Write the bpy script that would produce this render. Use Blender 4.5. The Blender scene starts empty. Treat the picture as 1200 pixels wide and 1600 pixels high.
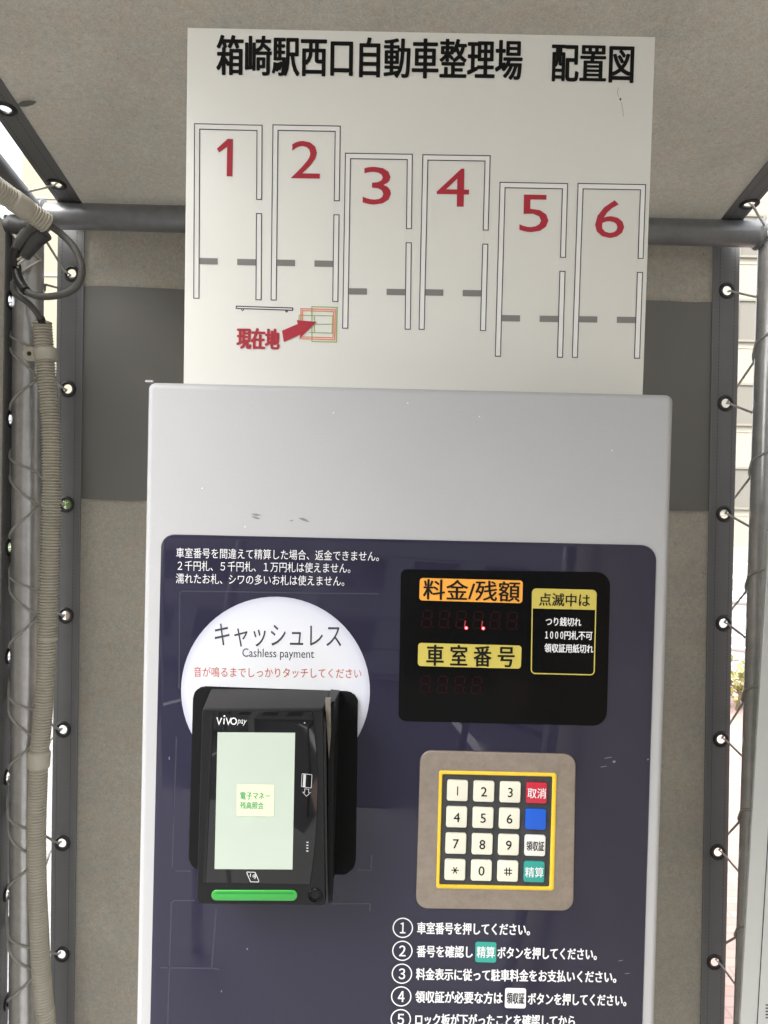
import bpy, bmesh, math, random
from mathutils import Vector, Matrix
random.seed(7)
S = bpy.context.scene
COL = S.collection

# ---------------------------------------------------------------- camera, world, sun, exposure
D, EYE, FPX = 0.617, 1.50, 1202.0
PITCH, ROLL = math.radians(1.0), math.radians(1.36)
CAM = Vector((0, -D, EYE))
FW = Vector((0, math.cos(PITCH), -math.sin(PITCH)))
U0 = Vector((0, math.sin(PITCH), math.cos(PITCH)))
X0 = Vector((1, 0, 0))
CR = math.cos(ROLL) * X0 + math.sin(ROLL) * U0
CU = -math.sin(ROLL) * X0 + math.cos(ROLL) * U0
cd = bpy.data.cameras.new('camera')
cam = bpy.data.objects.new('camera', cd); COL.objects.link(cam)
cam.matrix_world = Matrix(((CR.x, CU.x, -FW.x, CAM.x), (CR.y, CU.y, -FW.y, CAM.y), (CR.z, CU.z, -FW.z, CAM.z), (0, 0, 0, 1)))
cd.sensor_fit = 'VERTICAL'; cd.sensor_height = 24.0; cd.lens = 24.0 * FPX / 1600.0
cd.clip_start = 0.02; cd.clip_end = 500
S.camera = cam

SUN_EL, SUN_AZ = math.radians(48), math.radians(215)    # azimuth clockwise from +y
w = bpy.data.worlds.new('World'); S.world = w; w.use_nodes = True
nt = w.node_tree; bg = nt.nodes['Background']
sky = nt.nodes.new('ShaderNodeTexSky'); sky.sky_type = 'NISHITA'; sky.sun_disc = False
sky.sun_elevation = SUN_EL; sky.sun_rotation = SUN_AZ; sky.air_density = 1.0; sky.dust_density = 4.0; sky.ozone_density = 1.0
hs = nt.nodes.new('ShaderNodeHueSaturation'); hs.inputs['Saturation'].default_value = 0.25
nt.links.new(sky.outputs[0], hs.inputs['Color']); nt.links.new(hs.outputs[0], bg.inputs[0])
bg.inputs[1].default_value = 0.13
sd = bpy.data.lights.new('sun', 'SUN'); sd.energy = 0.8; sd.angle = math.radians(35); sd.color = (1, 0.985, 0.96)
sun = bpy.data.objects.new('sun', sd); COL.objects.link(sun)
dirv = Vector((math.sin(SUN_AZ) * math.cos(SUN_EL), math.cos(SUN_AZ) * math.cos(SUN_EL), math.sin(SUN_EL)))
sun.rotation_euler = dirv.to_track_quat('Z', 'Y').to_euler()
S.view_settings.view_transform = 'Standard'; S.view_settings.look = 'None'; S.view_settings.gamma = 1.0
S.view_settings.exposure = 2.12
S.render.engine = 'CYCLES'
S.cycles.max_bounces = 10; S.cycles.diffuse_bounces = 6; S.cycles.use_denoising = True

# ---------------------------------------------------------------- planes and pixel lookup
def ray(px, py):
    return (FW + CR * ((px - 600) / FPX) - CU * ((py - 800) / FPX))
class Plane:
    """a real plane in the place: origin, right, up; n points to the viewer"""
    def __init__(s, o, u=(1, 0, 0), v=(0, 0, 1)):
        s.o = Vector(o); s.u = Vector(u).normalized(); v = Vector(v); s.v = (v - s.u * v.dot(s.u)).normalized(); s.n = s.u.cross(s.v)
    def hit(s, px, py):
        r = ray(px, py); t = (s.o - CAM).dot(s.n) / r.dot(s.n); return CAM + r * t
    def uv(s, px, py):
        p = s.hit(px, py) - s.o; return Vector((p.dot(s.u), p.dot(s.v)))
    def W(s, uv, n=0.0):
        return s.o + s.u * uv[0] + s.v * uv[1] + s.n * n
    def off(s, n):
        return Plane(s.o + s.n * n, s.u, s.v)
def yplane(y): return Plane((0, y, EYE))
def at(px, py, y): return yplane(y).hit(px, py)

# ---------------------------------------------------------------- materials
def srgb(r, g, b):
    f = lambda c: (c / 255 / 12.92) if c / 255 <= 0.04045 else ((c / 255 + 0.055) / 1.055) ** 2.4
    return (f(r), f(g), f(b), 1)
def mat(name, col, rough=0.6, metal=0.0, var=0.0, vscale=40.0, bump=0.0, bscale=200.0, coat=0.0, emit=0.0, spec=0.5, detail=5, var2=0.0, v2scale=3.0, coatr=0.05):
    m = bpy.data.materials.new(name); m.use_nodes = True
    n = m.node_tree; b = n.nodes['Principled BSDF']
    c = tuple(col[:3]) + (1,)
    b.inputs['Base Color'].default_value = c
    b.inputs['Roughness'].default_value = rough; b.inputs['Metallic'].default_value = metal
    b.inputs['Coat Weight'].default_value = coat; b.inputs['Coat Roughness'].default_value = coatr
    b.inputs['Specular IOR Level'].default_value = spec
    if emit: b.inputs['Emission Color'].default_value = c; b.inputs['Emission Strength'].default_value = emit
    tc = n.nodes.new('ShaderNodeTexCoord')
    if var or var2:
        val = None
        for a, sc in ((var, vscale), (var2, v2scale)):
            if not a: continue
            t = n.nodes.new('ShaderNodeTexNoise'); t.inputs['Scale'].default_value = sc; t.inputs['Detail'].default_value = detail; t.inputs['Roughness'].default_value = 0.65
            n.links.new(tc.outputs['Object'], t.inputs['Vector'])
            mr = n.nodes.new('ShaderNodeMapRange'); mr.inputs[1].default_value = 0.25; mr.inputs[2].default_value = 0.75
            mr.inputs[3].default_value = 1 - a; mr.inputs[4].default_value = 1 + a
            n.links.new(t.outputs[0], mr.inputs[0])
            if val is None: val = mr.outputs[0]
            else:
                mu = n.nodes.new('ShaderNodeMath'); mu.operation = 'MULTIPLY'; n.links.new(val, mu.inputs[0]); n.links.new(mr.outputs[0], mu.inputs[1]); val = mu.outputs[0]
        mx = n.nodes.new('ShaderNodeVectorMath'); mx.operation = 'SCALE'; mx.inputs[0].default_value = c[:3]
        n.links.new(val, mx.inputs['Scale']); n.links.new(mx.outputs[0], b.inputs['Base Color'])
    if bump:
        t = n.nodes.new('ShaderNodeTexNoise'); t.inputs['Scale'].default_value = bscale; t.inputs['Detail'].default_value = 3
        n.links.new(tc.outputs['Object'], t.inputs['Vector'])
        bp = n.nodes.new('ShaderNodeBump'); bp.inputs['Strength'].default_value = bump; bp.inputs['Distance'].default_value = 0.001
        n.links.new(t.outputs[0], bp.inputs['Height']); n.links.new(bp.outputs[0], b.inputs['Normal'])
    return m

def canvas_mat(name, col, roof=False):
    """woven canvas with fibre flecks and faint broad blotches"""
    m = mat(name, col, 0.9, spec=0.15)
    n = m.node_tree; b = n.nodes['Principled BSDF']; tc = n.nodes.new('ShaderNodeTexCoord')
    def noise(sc, vec=None, det=4, ro=0.6):
        t = n.nodes.new('ShaderNodeTexNoise'); t.inputs['Scale'].default_value = sc; t.inputs['Detail'].default_value = det; t.inputs['Roughness'].default_value = ro
        n.links.new(vec or tc.outputs['Object'], t.inputs['Vector']); return t.outputs[0]
    def mr(v, lo, hi, a=0.3, bb=0.7):
        r = n.nodes.new('ShaderNodeMapRange'); r.inputs[1].default_value = a; r.inputs[2].default_value = bb; r.inputs[3].default_value = lo; r.inputs[4].default_value = hi
        n.links.new(v, r.inputs[0]); return r.outputs[0]
    def mul(a, c):
        k = n.nodes.new('ShaderNodeMath'); k.operation = 'MULTIPLY'; n.links.new(a, k.inputs[0]); n.links.new(c, k.inputs[1]); return k.outputs[0]
    f1 = noise(420, det=3, ro=0.8); f2 = noise(120, det=5, ro=0.7); f3 = noise(5.0, det=3)
    v = mul(mul(mr(f1, 0.82, 1.18), mr(f2, 0.90, 1.10)), mr(f3, 0.90, 1.10))
    sp = noise(90, det=1, ro=0.3); v = mul(v, mr(sp, 1.0, 0.78, 0.76, 0.82))
    hue = n.nodes.new('ShaderNodeMix'); hue.data_type = 'RGBA'; hue.inputs[6].default_value = tuple(col[:3]) + (1,)
    hue.inputs[7].default_value = (col[0] * 1.07, col[1] * 0.99, col[2] * 0.93, 1); n.links.new(mr(noise(38, det=3), 0, 1), hue.inputs[0])
    sc = n.nodes.new('ShaderNodeVectorMath'); sc.operation = 'SCALE'; n.links.new(hue.outputs[2], sc.inputs[0]); n.links.new(v, sc.inputs['Scale'])
    n.links.new(sc.outputs[0], b.inputs['Base Color'])
    bp = n.nodes.new('ShaderNodeBump'); bp.inputs['Strength'].default_value = 0.35; bp.inputs['Distance'].default_value = 0.0006
    n.links.new(f1, bp.inputs['Height']); n.links.new(bp.outputs[0], b.inputs['Normal'])
    tr = n.nodes.new('ShaderNodeBsdfTranslucent'); n.links.new(sc.outputs[0], tr.inputs['Color'])      # daylight glows faintly through the cloth
    ms = n.nodes.new('ShaderNodeMixShader'); ms.inputs[0].default_value = 0.10
    n.links.new(b.outputs[0], ms.inputs[1]); n.links.new(tr.outputs[0], ms.inputs[2]); n.links.new(ms.outputs[0], n.nodes['Material Output'].inputs['Surface'])
    return m

def flake_mat():
    """silver hammer-fine paint with metal flake"""
    m = mat('silver_paint', (0.375, 0.375, 0.38), 0.55, 0.15, var=0.05, vscale=900, bump=0.10, bscale=1400, var2=0.03, v2scale=6)
    return m
def glow_disc_mat():
    """printed white disc that fades to lavender at its rim (a print, u v in metres from the disc centre)"""
    m = mat('disc_print', (0.8, 0.8, 0.82), 0.35, coat=0.6)
    n = m.node_tree; b = n.nodes['Principled BSDF']
    at_ = n.nodes.new('ShaderNodeAttribute'); at_.attribute_name = 'disc_radius'
    cr = n.nodes.new('ShaderNodeValToRGB'); e = cr.color_ramp.elements
    e[0].position = 0.0; e[0].color = (0.60, 0.615, 0.63, 1); e[1].position = 1.0; e[1].color = (0.42, 0.43, 0.51, 1)
    a = e.new(0.72); a.color = (0.585, 0.60, 0.635, 1); a = e.new(0.93); a.color = (0.53, 0.545, 0.61, 1)
    n.links.new(at_.outputs['Fac'], cr.inputs[0]); n.links.new(cr.outputs[0], b.inputs['Base Color'])
    return m
def window_wall_mat(name, col):
    return mat(name, col, 0.8, var=0.05, vscale=6, var2=0.05, v2scale=0.6)

def navy_mat():
    """glossy navy film, its gloss dulled here and there by handling"""
    m = mat('navy_film', (0.0165, 0.0155, 0.0320), 0.5, coat=0.9, spec=0.0, coatr=0.03, var=0.10, vscale=5)
    n = m.node_tree; b = n.nodes['Principled BSDF']; tc = n.nodes.new('ShaderNodeTexCoord')
    t = n.nodes.new('ShaderNodeTexNoise'); t.inputs['Scale'].default_value = 14; t.inputs['Detail'].default_value = 6; t.inputs['Distortion'].default_value = 1.2
    n.links.new(tc.outputs['Object'], t.inputs['Vector'])
    r = n.nodes.new('ShaderNodeMapRange'); r.inputs[1].default_value = .45; r.inputs[2].default_value = .75; r.inputs[3].default_value = .015; r.inputs[4].default_value = .16
    n.links.new(t.outputs[0], r.inputs[0]); n.links.new(r.outputs[0], b.inputs['Coat Roughness'])
    return m
M = {}
M['canvas'] = canvas_mat('canvas', (0.362, 0.350, 0.303))
M['band'] = mat('dark_band', (0.190, 0.186, 0.172), 0.75, var=0.05, vscale=3, bump=0.05, bscale=300, spec=0.2)
M['hem'] = mat('hem_vinyl', (0.158, 0.159, 0.158), 0.55, var=0.05, vscale=30, bump=0.1, bscale=120, spec=0.35)
M['thread'] = mat('thread', (0.045, 0.042, 0.04), 0.9)
M['eyelet'] = mat('eyelet_black', (0.018, 0.018, 0.017), 0.42, bump=0.05)
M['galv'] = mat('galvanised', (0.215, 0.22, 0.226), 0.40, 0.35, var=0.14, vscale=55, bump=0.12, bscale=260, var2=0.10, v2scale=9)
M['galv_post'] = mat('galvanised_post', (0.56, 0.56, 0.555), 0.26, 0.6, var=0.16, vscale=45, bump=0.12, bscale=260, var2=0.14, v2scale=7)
M['rope'] = mat('lacing_cord', (0.42, 0.405, 0.37), 0.9, bump=0.4, bscale=900)
M['conduit'] = mat('conduit_beige', (0.55, 0.525, 0.44), 0.55, var=0.06, vscale=25, var2=0.06, v2scale=8)
M['cable'] = mat('cable_grey', (0.115, 0.112, 0.105), 0.5, var=0.08, vscale=60)
M['tape'] = mat('black_tape', (0.02, 0.02, 0.02), 0.4)
M['galv_dark'] = mat('bracket_steel', (0.10, 0.10, 0.10), 0.55, 0.5, var=0.3, vscale=90, bump=0.2)
M['silver'] = flake_mat()
M['scuff'] = mat('scuff', (0.20, 0.20, 0.20), 0.7, var=0.3, vscale=300)
M['scuff_pale'] = mat('pale_scratch', (0.15, 0.15, 0.165), 0.7)
M['navy'] = navy_mat()
M['navy_seam'] = mat('navy_seam', (0.012, 0.012, 0.026), 0.4, coat=0.4)
M['navy_highlight'] = mat('navy_seam_highlight', (0.034, 0.033, 0.058), 0.5, coat=0.4)  # paler line beside each seam, a painted highlight for the embossed edge
M['lot'] = mat('asphalt', (0.07, 0.07, 0.072), 0.9, var=0.25, vscale=30, bump=0.4, bscale=150)
M['white_ink'] = mat('white_ink', (0.66, 0.66, 0.665), 0.5)
M['grey_ink'] = mat('dark_grey_ink', (0.035, 0.035, 0.045), 0.5)
M['red_ink'] = mat('orange_red_ink', (0.42, 0.085, 0.03), 0.5)
M['disc'] = glow_disc_mat()
M['signwhite'] = mat('sign_white', (0.68, 0.675, 0.628), 0.38, var=0.015, vscale=9, var2=0.02, v2scale=2.0, coat=0.15, coatr=0.2)
M['signbar'] = mat('sign_bar_white', (0.74, 0.735, 0.71), 0.4)
M['sign_black'] = mat('sign_black', (0.008, 0.008, 0.008), 0.6, spec=0.1)
M['sign_line'] = mat('sign_line', (0.03, 0.03, 0.04), 0.5)
M['sign_red'] = mat('sign_red', (0.375, 0.016, 0.032), 0.45)
M['sign_grey'] = mat('sign_grey', (0.19, 0.185, 0.175), 0.5)
M['sign_green'] = mat('sign_green', (0.27, 0.42, 0.10), 0.5)
M['sign_orange'] = mat('sign_orange', (0.72, 0.20, 0.09), 0.5)
M['blackglass'] = mat('black_glass', (0.0035, 0.0035, 0.0035), 0.16, spec=0.07)
M['lab_orange'] = mat('label_orange', (0.72, 0.315, 0.035), 0.5)
M['lab_yellow'] = mat('label_yellow', (0.46, 0.38, 0.07), 0.5)
M['seg'] = mat('segment_unlit', (0.020, 0.0055, 0.0065), 0.9, spec=0.02)
M['seg_on'] = mat('segment_lit', (1.0, 0.04, 0.06), 0.4, emit=0.4)
M['seg_glow'] = mat('segment_faint', (0.22, 0.008, 0.015), 0.6, emit=0.04)
M['led_core'] = mat('segment_core', (1.0, 0.45, 0.45), 0.4, emit=0.9)
M['foam'] = mat('black_foam', (0.0075, 0.0075, 0.0078), 0.9, spec=0.1, bump=0.3, bscale=500)
M['rd_body'] = mat('reader_plastic', (0.0085, 0.0085, 0.0088), 0.5, spec=0.2, bump=0.12, bscale=1500, var=0.08, vscale=60)
M['rd_dark'] = mat('reader_groove', (0.005, 0.005, 0.006), 0.25)
M['rd_glass'] = mat('reader_glass', (0.004, 0.004, 0.0045), 0.05, coat=0.15, coatr=0.01)
M['brass'] = mat('worn_slot', (0.17, 0.155, 0.125), 0.5, 0.4, var=0.25, vscale=200)
M['screen'] = mat('lcd_screen', (0.285, 0.325, 0.275), 0.25, emit=0.15, coat=0.6, coatr=0.02)
M['scr_btn'] = mat('lcd_button', (0.47, 0.54, 0.32), 0.3, emit=0.12)
M['scr_edge'] = mat('lcd_button_edge', (0.28, 0.36, 0.27), 0.3, emit=0.06)
M['scr_txt'] = mat('lcd_text', (0.05, 0.24, 0.13), 0.3, emit=0.05)
M['logo'] = mat('logo_print', (0.62, 0.62, 0.62), 0.5)
M['icon'] = mat('icon_print', (0.42, 0.42, 0.42), 0.5)
M['greenbar'] = mat('green_lightbar', (0.024, 0.24, 0.034), 0.3, emit=0.04, coat=0.4)
M['lens'] = mat('lens_black', (0.002, 0.002, 0.003), 0.1, spec=0.25)
M['steel'] = mat('keypad_steel', (0.275, 0.232, 0.19), 0.40, 0.55, var=0.16, vscale=170, bump=0.18, bscale=220, var2=0.10, v2scale=14)
M['kp_yellow'] = mat('keypad_yellow', (0.62, 0.42, 0.028), 0.4, var=0.08, vscale=90)
M['kp_rubber'] = mat('keypad_rubber', (0.026, 0.027, 0.029), 0.6, var=0.35, vscale=140)
M['key'] = mat('key_ivory', (0.60, 0.59, 0.485), 0.4, var=0.02, vscale=60)
M['key_red'] = mat('key_red', (0.42, 0.012, 0.03), 0.4)
M['key_blue'] = mat('key_blue', (0.003, 0.075, 0.45), 0.4)
M['key_white'] = mat('key_white', (0.62, 0.615, 0.58), 0.4)
M['key_teal'] = mat('key_teal', (0.02, 0.25, 0.21), 0.4)
M['ink_teal'] = mat('teal_print', (0.02, 0.27, 0.215), 0.45)
M['ink_black'] = mat('black_print', (0.008, 0.008, 0.008), 0.6, spec=0.1)
M['notice'] = mat('notice_white', (0.66, 0.68, 0.67), 0.4, var=0.02, vscale=10)
M['asphalt'] = mat('concrete_ground', (0.29, 0.287, 0.277), 0.9, var=0.3, vscale=60, bump=0.5, bscale=150)
M['wall_cream'] = window_wall_mat('cream_wall', (0.30, 0.27, 0.20))
M['wall_beige'] = window_wall_mat('beige_wall', (0.32, 0.30, 0.25))
M['wall_pale'] = window_wall_mat('pale_wall', (0.60, 0.59, 0.56))
M['joint'] = mat('wall_joint', (0.34, 0.32, 0.27), 0.8)
M['glass_far'] = mat('far_glass', (0.20, 0.19, 0.165), 0.3, spec=0.15)
M['frame_far'] = mat('far_frame', (0.24, 0.22, 0.18), 0.5)
M['roadline'] = mat('road_paint', (0.75, 0.75, 0.73), 0.7, var=0.1, vscale=20)
M['rail'] = mat('rail_steel', (0.42, 0.44, 0.45), 0.4, 0.6)
M['trunk'] = mat('bark', (0.12, 0.09, 0.06), 0.9, var=0.3, vscale=30)
M['leaf'] = mat('leaf', (0.10, 0.20, 0.04), 0.6, var=0.35, vscale=3)
M['leaf_yellow'] = mat('leaf_yellow', (0.26, 0.25, 0.08), 0.6, var=0.35, vscale=9)
M['panel_shadow'] = mat('bench_blue', (0.1, 0.12, 0.2), 0.5)

def paver_mat():
    m = mat('pink_pavers', (0.42, 0.25, 0.21), 0.85)
    n = m.node_tree; b = n.nodes['Principled BSDF']; tc = n.nodes.new('ShaderNodeTexCoord')
    br = n.nodes.new('ShaderNodeTexBrick'); br.inputs['Scale'].default_value = 5.0
    br.inputs['Color1'].default_value = (0.50, 0.35, 0.30, 1); br.inputs['Color2'].default_value = (0.43, 0.29, 0.25, 1); br.inputs['Mortar'].default_value = (0.36, 0.27, 0.24, 1)
    br.inputs['Mortar Size'].default_value = 0.02
    n.links.new(tc.outputs['Object'], br.inputs['Vector']); n.links.new(br.outputs[0], b.inputs['Base Color'])
    return m
M['pavers'] = paver_mat()

# ---------------------------------------------------------------- mesh builder
class MB:
    def __init__(s): s.v = []; s.f = []; s.m = []; s.mats = []; s.flat = []; s.attr = {}
    def mi(s, name):
        if name not in s.mats: s.mats.append(name)
        return s.mats.index(name)
    def add(s, verts, faces, mname):
        o = len(s.v); s.v += [Vector(p) for p in verts]; k = s.mi(mname)
        for f in faces: s.f.append([o + i for i in f]); s.m.append(k)
        return o
    def poly(s, pts, mname): s.add(pts, [list(range(len(pts)))], mname)
    def box(s, c, size, mname, rot=None):
        hx, hy, hz = size[0] / 2, size[1] / 2, size[2] / 2
        vs = [Vector((x, y, z)) for x in (-hx, hx) for y in (-hy, hy) for z in (-hz, hz)]
        if rot: vs = [rot @ v for v in vs]
        vs = [v + Vector(c) for v in vs]
        s.add(vs, [(0, 1, 3, 2), (4, 6, 7, 5), (0, 4, 5, 1), (2, 3, 7, 6), (0, 2, 6, 4), (1, 5, 7, 3)], mname)
    def prism(s, pl, pts, n0, n1, mname, bev=0.0, back=True, steps=2):
        """outline pts (uv on plane pl) extruded from n0 to n1 with a rounded front edge"""
        a = sum(pts[i][0] * pts[(i + 1) % len(pts)][1] - pts[(i + 1) % len(pts)][0] * pts[i][1] for i in range(len(pts)))
        pts = [Vector(p[:2]) for p in pts]
        if a < 0: pts = pts[::-1]
        N = len(pts)
        def inset(d):
            if d == 0: return pts
            out = []
            for i in range(N):
                e1 = (pts[i] - pts[i - 1]); e2 = (pts[(i + 1) % N] - pts[i])
                if e1.length < 1e-9: e1 = e2
                if e2.length < 1e-9: e2 = e1
                n1_ = Vector((-e1.y, e1.x)).normalized(); n2_ = Vector((-e2.y, e2.x)).normalized()
                b = (n1_ + n2_); L = max(b.dot(n1_), 0.35); out.append(pts[i] + b / L * d)
            return out
        rings = [(0, n0)]
        if bev > 0:
            for k in range(steps + 1):
                t = math.pi / 2 * k / steps; rings.append((bev * (1 - math.cos(t)), n1 - bev + bev * math.sin(t)))
        else: rings.append((0, n1))
        vs = []
        for d, n in rings: vs += [pl.W(p, n) for p in inset(d)]
        fs = []
        for r in range(len(rings) - 1):
            for i in range(N):
                j = (i + 1) % N; fs.append((r * N + i, r * N + j, (r + 1) * N + j, (r + 1) * N + i))
        fs.append([(len(rings) - 1) * N + i for i in range(N)])
        if back: fs.append([i for i in range(N)][::-1])
        s.add(vs, fs, mname)
    def flat_poly(s, pl, pts, n, mname):
        a = sum(pts[i][0] * pts[(i + 1) % len(pts)][1] - pts[(i + 1) % len(pts)][0] * pts[i][1] for i in range(len(pts)))
        if a < 0: pts = pts[::-1]
        s.poly([pl.W(p, n) for p in pts], mname)
    def stroke(s, pl, pts, n, wd, mname, closed=False):
        """printed line of width wd along uv points, mitred"""
        P = [Vector(p[:2]) for p in pts]; N = len(P); L = []; R = []
        for i in range(N):
            if closed: e1 = P[i] - P[i - 1]; e2 = P[(i + 1) % N] - P[i]
            else: e1 = P[i] - P[max(i - 1, 0)] if i else P[1] - P[0]; e2 = P[min(i + 1, N - 1)] - P[i] if i < N - 1 else e1
            a = Vector((-e1.y, e1.x)).normalized(); b = Vector((-e2.y, e2.x)).normalized(); m = a + b
            k = max(m.dot(a), 0.3); m = m / k * (wd / 2); L.append(P[i] + m); R.append(P[i] - m)
        vs = [pl.W(p, n) for p in R] + [pl.W(p, n) for p in L]; fs = []
        for i in range(N if closed else N - 1):
            j = (i + 1) % N; fs.append((i, j, N + j, N + i))
        s.add(vs, fs, mname)
    def tube(s, path, r, mname, seg=12, cap=True, rfun=None):
        P = [Vector(p) for p in path]; N = len(P)
        t0 = (P[1] - P[0]).normalized(); up = Vector((0, 0, 1)) if abs(t0.z) < 0.9 else Vector((1, 0, 0))
        nx = t0.cross(up).normalized(); vs = []
        for i in range(N):
            t = (P[min(i + 1, N - 1)] - P[max(i - 1, 0)]).normalized()
            nx = (nx - t * nx.dot(t)).normalized(); ny = t.cross(nx)
            rr_ = rfun(i) if rfun else r
            for k in range(seg):
                a = 2 * math.pi * k / seg; vs.append(P[i] + (nx * math.cos(a) + ny * math.sin(a)) * rr_)
        fs = [(i * seg + k, i * seg + (k + 1) % seg, (i + 1) * seg + (k + 1) % seg, (i + 1) * seg + k) for i in range(N - 1) for k in range(seg)]
        if cap: fs.append(list(range(seg))[::-1]); fs.append([(N - 1) * seg + k for k in range(seg)])
        s.add(vs, fs, mname)
    def lathe(s, c, u, v, n, prof, mname, seg=28, close=True):
        vs = []
        for (r, h) in prof:
            for k in range(seg):
                a = 2 * math.pi * k / seg; vs.append(Vector(c) + (Vector(u) * math.cos(a) + Vector(v) * math.sin(a)) * r + Vector(n) * h)
        R = len(prof); fs = []
        for i in range(R if close else R - 1):
            j = (i + 1) % R
            for k in range(seg):
                k2 = (k + 1) % seg; fs.append((i * seg + k, i * seg + k2, j * seg + k2, j * seg + k))
        s.add(vs, fs, mname)
    def build(s, name, parent=None, smooth=35, recalc=True, origin=None):
        me = bpy.data.meshes.new(name)
        o = Vector(origin) if origin is not None else Vector((0, 0, 0))
        if parent is not None: o = Vector(parent['_w'])
        me.from_pydata([p - o for p in s.v], [], s.f); me.update()
        for n in s.mats: me.materials.append(M[n])
        me.polygons.foreach_set('material_index', s.m)
        if recalc:
            bm = bmesh.new(); bm.from_mesh(me); bmesh.ops.recalc_face_normals(bm, faces=bm.faces); bm.to_mesh(me); bm.free()
        if smooth:
            me.polygons.foreach_set('use_smooth', [True] * len(me.polygons)); me.set_sharp_from_angle(angle=math.radians(smooth))
        ob = bpy.data.objects.new(name, me); COL.objects.link(ob)
        if parent is not None: ob.parent = parent; ob['_w'] = tuple(o)
        else: ob.location = o; ob['_w'] = tuple(o)
        return ob

def tag(o, label=None, cat=None, group=None, kind=None):
    if label: o['label'] = label
    if cat: o['category'] = cat
    if group: o['group'] = group
    if kind: o['kind'] = kind
    return o
def empty(name, loc, label, cat, group=None):
    o = bpy.data.objects.new(name, None); COL.objects.link(o); o.location = loc; o['_w'] = tuple(loc); o.empty_display_size = 0.1
    return tag(o, label, cat, group)

def rr(pts, r, k=6):
    """outline with rounded corners; r one radius or one per corner"""
    pts = [Vector(p[:2]) for p in pts]; N = len(pts); out = []
    rs = r if isinstance(r, (list, tuple)) else [r] * N
    for i in range(N):
        p = pts[i]; a = (pts[i - 1] - p); b = (pts[(i + 1) % N] - p); R = rs[i]
        if R <= 0: out.append(p); continue
        ang = a.angle(b); d = min(R / math.tan(ang / 2), a.length * 0.49, b.length * 0.49)
        R2 = d * math.tan(ang / 2); a.normalize(); b.normalize()
        c = p + (a + b).normalized() * (R2 / math.sin(ang / 2)); s0 = p + a * d - c; s1 = p + b * d - c
        a0 = math.atan2(s0.y, s0.x); a1 = math.atan2(s1.y, s1.x); da = (a1 - a0 + math.pi) % (2 * math.pi) - math.pi
        for q in range(k + 1): t = a0 + da * q / k; out.append(c + Vector((math.cos(t), math.sin(t))) * R2)
    return out
def quad(pl, *px): return [pl.uv(*p) for p in px]
def circ(c, r, k=32): return [Vector((c[0] + r * math.cos(2 * math.pi * i / k), c[1] + r * math.sin(2 * math.pi * i / k))) for i in range(k)]

# ---------------------------------------------------------------- lettering
_tc = bpy.data.curves.new('lettering', 'FONT'); _to = bpy.data.objects.new('lettering', _tc); COL.objects.link(_to)
_cache = {}
def glyphs(s, bold=0.0, spacing=1.0):
    k = (s, bold, spacing)
    if k not in _cache:
        _tc.body = s; _tc.offset = bold; _tc.space_character = spacing; _tc.resolution_u = 3
        _tc.update_tag(); bpy.context.view_layer.update()
        ob = _to.evaluated_get(bpy.context.evaluated_depsgraph_get())
        me = bpy.data.meshes.new_from_object(ob)
        _cache[k] = ([v.co.to_2d() for v in me.vertices], [list(p.vertices) for p in me.polygons]); bpy.data.meshes.remove(me)
    return _cache[k]
def text(mb, pl, s, xl, yl, xr, yr, h, mname, n=0.0003, bold=0.0, em=True, shear=0.0):
    """print s on plane pl; left and right ends of its ink at mid height, h its height (of a full character when em)"""
    if bold > 0.001:      # heavier strokes: the same ink laid down again a hair to each side
        k = h * bold * 1.25
        for i, (dx, dy) in enumerate(((0, 0), (-1, 0), (1, 0), (0, -.55), (0, .55), (-.7, -.4), (.7, -.4), (-.7, .4), (.7, .4))):
            text(mb, pl, s, xl + (1 + dx) * k, yl + dy * k, xr - (1 - dx) * k, yr + dy * k, h - 1.1 * k, mname, n + i * 0.00002, 0.0, em, shear)
        return
    vs, fs = glyphs(s, bold)
    x0 = min(v.x for v in vs); x1 = max(v.x for v in vs)
    if em: y0, y1 = -0.08, 0.80
    else: y0 = min(v.y for v in vs); y1 = max(v.y for v in vs)
    a = pl.uv(xl, yl); b = pl.uv(xr, yr); du = b - a; L = du.length; du.normalize(); dv = Vector((-du.y, du.x))
    hh = (pl.uv(xl, yl - h / 2) - pl.uv(xl, yl + h / 2)).length
    out = []
    for v in vs:
        q = (v.y - (y0 + y1) / 2) / (y1 - y0) * hh
        out.append(pl.W(a + du * ((v.x - x0) / (x1 - x0) * L + q * shear) + dv * q, n))
    mb.add(out, fs, mname)

# ================================================================= SETTING
g = MB(); g.add([(-70, -70, 0), (70, -70, 0), (70, 70, 0), (-70, 70, 0)], [(0, 1, 2, 3)], 'asphalt')
tag(g.build('ground', smooth=0), kind='structure')
g = MB(); g.box((4.7, 1.2, 0.0), (7.6, 9.6, 0.02), 'pavers'); tag(g.build('pavement', smooth=0), kind='structure')
g = MB()
for y in (8.3, 9.6, 19.5): g.box((12, y, 0.004), (60, 0.18, 0.004), 'roadline')
for k in range(7): g.box((6.0 + k * 1.5, 13.5, 0.004), (0.45, 5.5, 0.004), 'roadline')
tag(g.build('road_markings', smooth=0), kind='structure')

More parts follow.
